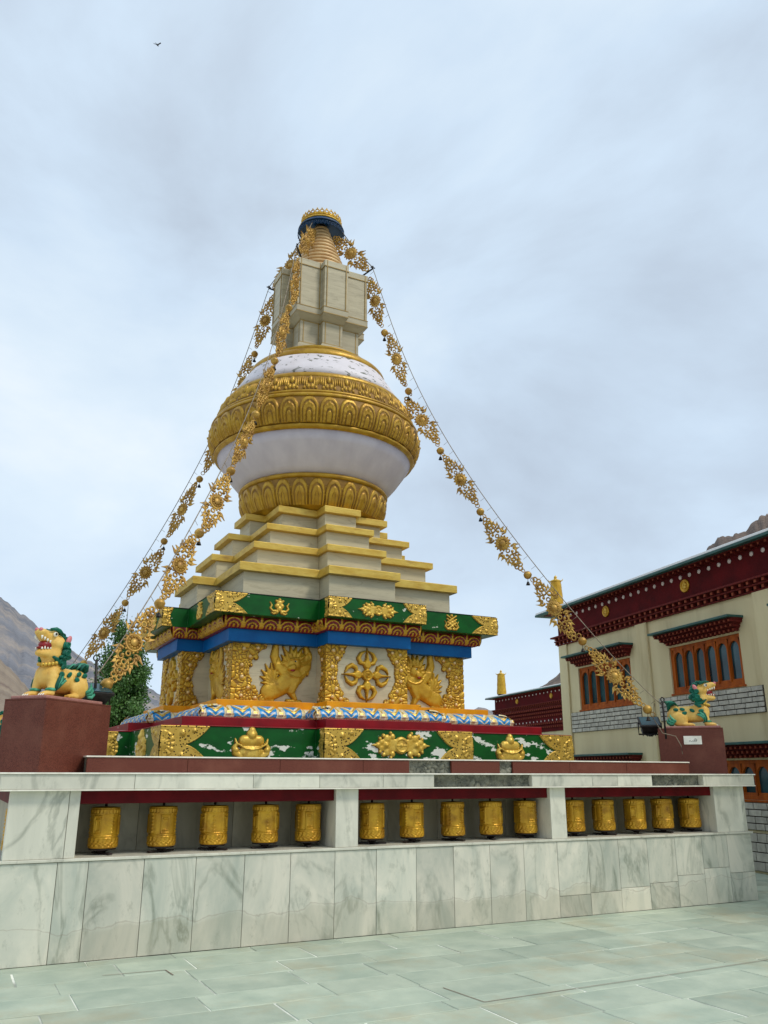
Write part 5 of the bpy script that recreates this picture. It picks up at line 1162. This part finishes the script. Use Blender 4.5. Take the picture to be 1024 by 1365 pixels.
# ================================================================== MONASTERY BUILDINGS
PHI = R(9)
def monastery(label, base, x0, x1, wins, lower, brick_runs, dots_from, meds, pil, zsc=1.0, dent_rows=2):
    """local x runs along the facade away from the camera, y points out of the facade"""
    b = thing('monastery_building', label, 'building', (base[0], base[1], 0), math.pi / 2 - PHI)
    D = -9.0
    # wall with openings, cut into cells
    ops = [(a, c, z0, z1) for (a, c, z0, z1) in wins + lower]
    xs = sorted({x0, x1, *[o[0] for o in ops], *[o[1] for o in ops]}); zs = sorted({0.0, 4.40, *[o[2] for o in ops], *[o[3] for o in ops]})
    m = MB()
    for xa, xb in zip(xs[:-1], xs[1:]):
        for za, zb in zip(zs[:-1], zs[1:]):
            cxm, czm = (xa + xb) / 2, (za + zb) / 2
            if any(o[0] < cxm < o[1] and o[2] < czm < o[3] for o in ops): continue
            m.add([(xb, 0, za), (xa, 0, za), (xa, 0, zb), (xb, 0, zb)], [(0, 1, 2, 3)])
    for (a, c, z0, z1) in ops:
        d = -0.16
        m.add([(a, 0, z0), (a, d, z0), (a, d, z1), (a, 0, z1)], [(0, 1, 2, 3)]); m.add([(c, 0, z0), (c, 0, z1), (c, d, z1), (c, d, z0)], [(0, 1, 2, 3)])
        m.add([(a, 0, z0), (c, 0, z0), (c, d, z0), (a, d, z0)], [(0, 1, 2, 3)]); m.add([(a, 0, z1), (a, d, z1), (c, d, z1), (c, 0, z1)], [(0, 1, 2, 3)])
    m.add([(x0, 0, 0), (x0, D, 0), (x0, D, 4.4), (x0, 0, 4.4)], [(0, 3, 2, 1)]); m.add([(x1, 0, 0), (x1, D, 0), (x1, D, 4.4), (x1, 0, 4.4)], [(0, 1, 2, 3)])
    m.add([(x0, D, 0), (x1, D, 0), (x1, D, 4.4), (x0, D, 4.4)], [(0, 1, 2, 3)])
    obj('wall', m, plaster, b)
    obj('back_room', MB().box(x0 + .1, x1 - .1, -1.2, -1.1, 0.05, 4.3), mortar, b)
    for (a, c) in pil:
        obj('pilaster', MB().bbox(a, c, 0.001, 0.045, 0.0, 4.385, .006), plaster, b)
    # red parapet, dentil cornice, roof edge
    obj('parapet', MB().box(x0, x1, D, 0.03, 4.60, 5.16), maroon, b)
    obj('cornice_board', MB().bbox(x0, x1 + .16, 0.0, .17, 4.565, 4.60, .004).bbox(x0, x1 + .10, 0.0, .10, 4.475, 4.505, .004).bbox(x0, x1 + .05, 0.0, .05, 4.385, 4.41, .004), dentil_mat, b)
    m = MB(); mt = MB(); x = x0
    i = 0
    while x < x1 + .1:
        m.box(x, x + .07, 0.0, .14, 4.506, 4.564); mt.box(x + .012, x + .058, .1405, .146, 4.51, 4.555)
        m.box(x + .09, x + .16, 0.0, .075, 4.411, 4.474); mt.box(x + .10, x + .148, .0755, .08, 4.415, 4.465); x += .18; i += 1
    for j in range(4): pass
    stuff(obj('dentil_row', m, dentil_mat, b)); stuff(obj('dentil_tips', mt, dentil_tip, b))
    m = MB(); x = x0
    while x < x1: m.box(x, x + .06, .03, .16, 5.105, 5.15); x += .16
    stuff(obj('rafter_row', m, dentil_mat, b)); m = MB(); x = x0
    while x < x1: m.box(x + .012, x + .048, .1605, .165, 5.11, 5.145); x += .16
    stuff(obj('rafter_tips', m, dentil_tip, b))
    obj('roof_edge', MB().bbox(x0, x1 + .62, D, .30, 5.165, 5.215, .006), teal_roof, b)
    obj('roof_sheet', MB().bbox(x0, x1 + .60, D, .29, 5.2155, 5.262, .006), roof_sheet, b)
    obj('eave_board', MB().bbox(x0, x1 + .35, 0.0, .20, 5.152, 5.164, .002), dentil_mat, b)
    dm = MB().lathe([(0, 0.0), (.043, 0.0), (.038, .012), (0, .016)], 14).mesh('white_disc', disc_white)
    x = dots_from
    while x < x1 - .02:
        link('white_disc', dm, b, (x, .031, 5.03), (-math.pi / 2, 0, 0)); x += .27 if zsc == 1 else .36
    for x in meds:
        md_ = obj('medallion', MB().lathe([(0, 0), (.125, 0), (.125, .015), (.115, .03), (.10, .03), (.092, .018), (0, .02)], 28), gold_wheel, b, (x, .0305, 4.85), (-math.pi / 2, 0, 0))
        mm_ = MB()
        for (u, v, r) in ((0, .03, .035), (-.03, -.02, .03), (.03, -.02, .03), (0, -.05, .028), (-.045, .03, .018), (.045, .03, .018)): mm_.ell((u, v, .02), (r, r, .018), 10, 6)
        obj('emblem', mm_, gold_light, md_)
    # windows
    def window(a, c, z0, z1, npan, hood=True):
        wn = obj('window', MB(), wood, b); m = MB(); f = .055
        m.bbox(a, c, -.10, -.03, z0, z0 + f * 1.3, .004).bbox(a, c, -.101, -.031, z1 - f, z1, .004).bbox(a, a + f, -.10, -.03, z0 + f * 1.3, z1 - f, .004).bbox(c - f, c, -.10, -.03, z0 + f * 1.3, z1 - f, .004)
        COL.objects.unlink(wn); bpy.data.objects.remove(wn)
        wn = obj('window', m, wood, b)
        pw = (c - a - 2 * f) / npan
        for k in range(npan):
            xa = a + f + k * pw; xb = xa + pw; za, zb = z0 + f * 1.3, z1 - f; mid = (xa + xb) / 2; hw = pw * .39; top = zb - .05; sp = top - .11
            # board with an arched (ogee) opening
            arch = [(mid - hw, za + .04), (mid - hw, sp)] + [(mid - hw * math.cos(t) * (1 - .10 * math.sin(2 * t)), sp + (top - sp) * math.sin(t)) for t in [math.pi / 2 * q / 5 for q in range(1, 5)]] + [(mid, top)]
            arch = arch + [(2 * mid - p[0], p[1]) for p in arch[::-1][1:]]
            outer = []
            n_ = len(arch); mm_ = MB(); vs = []; 
            for (px, pz) in arch:
                vs.append((px, pz))
            ov = []
            for i_, (px, pz) in enumerate(arch):
                if i_ <= 1: ov.append((xa, za if i_ == 0 else sp))
                elif i_ >= n_ - 2: ov.append((xb, sp if i_ == n_ - 2 else za))
                else: ov.append((xa + (xb - xa) * (i_ - 1) / (n_ - 3), zb))
            y = -.035 - .001
            V_ = [(px, y, pz) for px, pz in vs] + [(px, y, pz) for px, pz in ov] + [(px, y - .04, pz) for px, pz in vs]
            F_ = [(i_, i_ + n_, i_ + 1 + n_, i_ + 1) for i_ in range(n_ - 1)] + [(i_, i_ + 1, i_ + 1 + 2 * n_, i_ + 2 * n_) for i_ in range(n_ - 1)]
            F_ += [(0, n_ - 1, 2 * n_ - 1, n_)]
            mm_.add(V_, F_); obj('arched_board', mm_, wood, wn)
            obj('pane', MB().box(xa + .01, xb - .01, -.085, -.078, za, zb - .01), glass, wn)
            if k: obj('mullion', MB().bbox(xa - .016, xa + .016, -.034, -.018, za, zb, .003), wood, wn)
        obj('sill', MB().bbox(a - .03, c + .03, -.03, .02, z0 - .035, z0 - .001, .004), wood, wn)
        if hood:
            hd = obj('hood', MB().bbox(a - .16, c + .16, .0, .34, z1 + .235, z1 + .275, .005), teal_roof, b)
            m = MB(); mt = MB()
            for r0, (yy, zz, ex) in enumerate(((.26, z1 + .165, .12), (.18, z1 + .095, .06), (.10, z1 + .03, .02))):
                m.box(a - ex - .02, c + ex + .02, .001, yy - .03, zz + .045, zz + .068); x = a - ex
                while x < c + ex - .05:
                    m.box(x, x + .055, .001, yy, zz, zz + .044); mt.box(x + .01, x + .045, yy + .0005, yy + .005, zz + .005, zz + .038); x += .115
            stuff(obj('hood_dentils', m, dentil_mat, b)); stuff(obj('hood_tips', mt, dentil_tip, b))
    if zsc > 1:      # carved timber frieze under the parapet of the farther wing
        obj('frieze', MB().box(x0, x1 + .02, 0.001, .05, 3.30, 4.384), maroon, b)
        m = MB(); mt = MB()
        for rz_, (zz, yy) in enumerate(((4.26, .22), (4.10, .17), (3.94, .13), (3.62, .18), (3.46, .12))):
            m.box(x0, x1 + yy, .0505, yy - .02, zz + .072, zz + .10); x = x0 + .06 * (rz_ % 2)
            while x < x1: m.box(x, x + .09, .0505, yy, zz, zz + .071); mt.box(x + .015, x + .075, yy + .0005, yy + .006, zz + .01, zz + .06); x += .19
        stuff(obj('frieze_dentils', m, dentil_mat, b)); stuff(obj('frieze_tips', mt, dentil_tip, b))
        for x in np.arange(x0 + 1, x1, .36): link('white_disc', dm, b, (x, .051, 3.78), (-math.pi / 2, 0, 0))
    for (a, c, z0, z1) in wins: window(a, c, z0, z1, 6)
    for (a, c, z0, z1) in lower: window(a, c, z0, z1, 6)
    # brick aprons
    rb = random.Random(3); cache = {}
    for (a, c, z0, z1, rows) in brick_runs:
        obj('mortar_bed', MB().box(a, c, .001, .012, z0, z1), mortar, b); rh = (z1 - z0) / rows
        for r in range(rows):
            x = a + .008; first = True
            while x < c - .03:
                l = rb.choice((.20, .26, .30)) if not (first and r % 2) else .14
                first = False; e_ = min(x + l, c - .008)
                key = (round(e_ - x, 3), round(rh, 3))
                if key not in cache: cache[key] = MB().bbox(.009, e_ - x - .009, 0, .022, .008, rh - .008, .004).mesh('brick', brick)
                link('brick', cache[key], b, (x, .0125 + rb.uniform(-.002, .003), z0 + r * rh)); x = e_
    return b
B1 = (11.735, 9.973)
monastery('near cream monastery building with maroon parapet and orange arched windows', B1, -7.0, 5.85,
          [(3.06, 5.11, 2.86, 3.78), (-0.16, 1.77, 2.93, 3.79), (-3.4, -1.4, 2.93, 3.79)], [(3.06, 5.11, 0.95, 1.62), (-1.45, 0.62, 1.10, 1.72)],
          [(2.77, 5.49, 2.38, 2.82, 5), (-0.58, 2.20, 2.45, 2.88, 5), (-1.6, 1.6, 0.03, 0.60, 4), (-1.6, 1.6, 0.64, 1.06, 4)], -1.0, [3.74, 1.05, -1.65], [(5.50, 5.855), (2.36, 2.74), (-1.0, -0.62)])
B2 = (B1[0] * 1.88, B1[1] * 1.88)
b2o = monastery('farther monastery wing with maroon parapet seen beside the stupa', B2, 7.0, 17.95, [(11.0, 13.2, 1.6, 2.7), (14.4, 16.6, 1.6, 2.7)], [], [], 8.0, [15.4, 12.0, 9.0], [(17.5, 17.955)], zsc=2)
obj('stair_rail', MB().tube([(11.4, .9, 2.4), (12.3, .9, 3.4)], .03, 6).tube([(11.4, .9, 2.4), (13.2, .9, 2.4)], .03, 6).tube([(12.3, .9, 3.4), (12.3, .9, 2.4)], .025, 6), cord_mat, b2o)
def gable(u, base): return (base[0] + u * math.sin(PHI), base[1] + u * math.cos(PHI))
def finial(label, u, base, off, z, s):
    x, y = gable(u, base); x -= off * math.cos(PHI); y += off * math.sin(PHI)
    t = thing('roof_finial', label, 'finial', (x, y, z), 0.3, 'gilded victory banners on the roofs'); t.scale = (s, s, s)
    obj('foot', MB().lathe([(0, 0), (.13, 0), (.13, .03), (.10, .05), (0, .05)], 24), wood_base, t)
    def f(U, V):
        H = np.zeros(U.shape)
        for k in (.02, .30, .34, .62, .66, .97): H = np.maximum(H, .008 * np.exp(-((V / .9 - k) / .012) ** 2))
        return np.maximum(H, .010 * np.abs(np.sin(U * 5 + 3 * np.sin(V * 16))) * np.abs(np.sin(V * 10.5)))
    me = relief_mesh('drum', f, 0, 2 * math.pi, 0, .9, .05, [gold], keep_all=True, warp=lambda U, V, H: ((.155 - .04 * V + H) * np.cos(U), (.155 - .04 * V + H) * np.sin(U), .05 + V * .72)); link('drum', me, t)
    obj('crown', MB().lathe([(.0, .695), (.135, .70), (.14, .715), (.115, .73), (.07, .75), (.03, .765), (.028, .79), (.04, .81), (.028, .835), (.008, .85), (0, .87)], 24), gold_light, t)
    for k in range(4): a = k * math.pi / 2 + .4; obj('crown_horn', MB().tube([(.12 * math.cos(a), .12 * math.sin(a), .70), (.16 * math.cos(a), .16 * math.sin(a), .72), (.18 * math.cos(a), .18 * math.sin(a), .765)], [.014, .012, .003], 6), gold_light, t)
finial('gilded cylindrical finial on the near roof corner behind the garland', 5.87, B1, .0, 5.262, 1.0)
finial('gilded cylindrical finial standing alone on the farther wing roof', 17.15, B2, .0, 5.262, 1.52)

# ================================================================== TREES
leaf_mat = material('poplar_leaf', lin((78, 116, 44)), lin((46, 82, 30)), rough=0.5, scale=3.0, dirt=lin((120, 150, 84)), dirt_scale=6, dirt_lo=.55, dirt_hi=.75)
leaf_mat.node_tree.nodes['Principled BSDF'].inputs['Transmission Weight'].default_value = 0.0
def poplar(label, x, y, h, rad, n, seed, base=0.6):
    r = np.random.RandomState(seed); rr = random.Random(seed)
    t = thing('poplar_tree', label, 'tree', (x, y, -.05), 0, 'poplars behind the wall')
    m = MB(); stems = []
    for k in range(6):
        a = rr.uniform(0, 6.28); d = rad * rr.uniform(.1, .55) * (0 if k == 0 else 1); hh = h * (0.97 if k == 0 else rr.uniform(.6, .9))
        pts = [(d * q ** .6 * math.cos(a) + rr.uniform(-.03, .03), d * q ** .6 * math.sin(a) + rr.uniform(-.03, .03), hh * q) for q in (0, .12, .3, .5, .7, .88, 1)]
        m.tube(pts, [.12 * h / 7, .10 * h / 7, .075 * h / 7, .055 * h / 7, .035 * h / 7, .018, .006], 7); stems.append(pts)
    tips = []
    for k in range(150):      # short upright branches
        P0 = rr.choice(stems); i = rr.randrange(1, 5); f = rr.random(); b0 = Vector(P0[i]).lerp(Vector(P0[i + 1]), f); z = b0.z / h
        env = rad * min(1, (z - .02) * 5) * (1 - max(0, z - .35) / .72) ** .75; a = rr.uniform(0, 6.28); rdst = env * rr.uniform(.5, 1.08)
        tip = Vector((rdst * math.cos(a), rdst * math.sin(a), b0.z + rr.uniform(.25, .8) * h / 7)); m.tube([b0, b0.lerp(tip, .5) + Vector((0, 0, -.05)), tip], [.016, .011, .004], 4); tips.append((b0, tip))
    obj('trunk', m, bark, t)
    # leaf clumps along the branches
    per = n // len(tips); C = []
    for b0, tip in tips:
        q = r.rand(per, 1) ** .6; p = np.array(b0) * (1 - q) + np.array(tip) * q; C.append(p + r.normal(0, 1, (per, 3)) * np.array([.13, .13, .17]) * h / 7)
    C = np.concatenate(C); k = len(C); ln = r.uniform(.055, .095, (k, 1)) * (h / 7) ** .5
    A = r.normal(0, 1, (k, 3)); A[:, 2] -= .6; A /= np.linalg.norm(A, axis=1, keepdims=True); B = np.cross(A, r.normal(0, 1, (k, 3))); B /= np.linalg.norm(B, axis=1, keepdims=True)
    V = np.stack([C - A * ln * .5, C + B * ln * .42, C + A * ln * .6, C - B * ln * .42], 1).reshape(-1, 3); F = np.arange(4 * k).reshape(-1, 4)
    me = bpy.data.meshes.new('crown'); me.from_pydata(V.tolist(), [], F.tolist()); me.materials.append(leaf_mat); me.update(); link('crown', me, t)
poplar('tall dense poplar behind the wall between the left lion and the stupa', 4.98, 30.0, 7.5, 1.12, 70000, 5)
poplar('smaller thin poplar just left of the tall one', 4.05, 32.0, 5.4, 0.6, 8000, 8)

# ================================================================== BIRD
bd = obj('bird', MB().ell((0, 0, 0), (.16, .05, .05), 10, 6).add([(.06, 0, .01), (-.06, 0, .01), (-.12, .32, .10), (.0, .30, .10)], [(0, 1, 2, 3)]).add([(.06, 0, .01), (-.06, 0, .01), (-.12, -.32, .10), (.0, -.30, .10)], [(0, 3, 2, 1)]).add([(-.14, .0, 0), (-.26, .05, 0), (-.26, -.05, 0)], [(0, 1, 2)]), black_paint)
d_ = Vector((0, 0, 0))
bd.location = (6.48, 49.44, 51.78); bd.rotation_euler = (0.2, -0.2, 0.8)
tag(bd, 'tiny dark bird flying high at the upper left', 'bird')
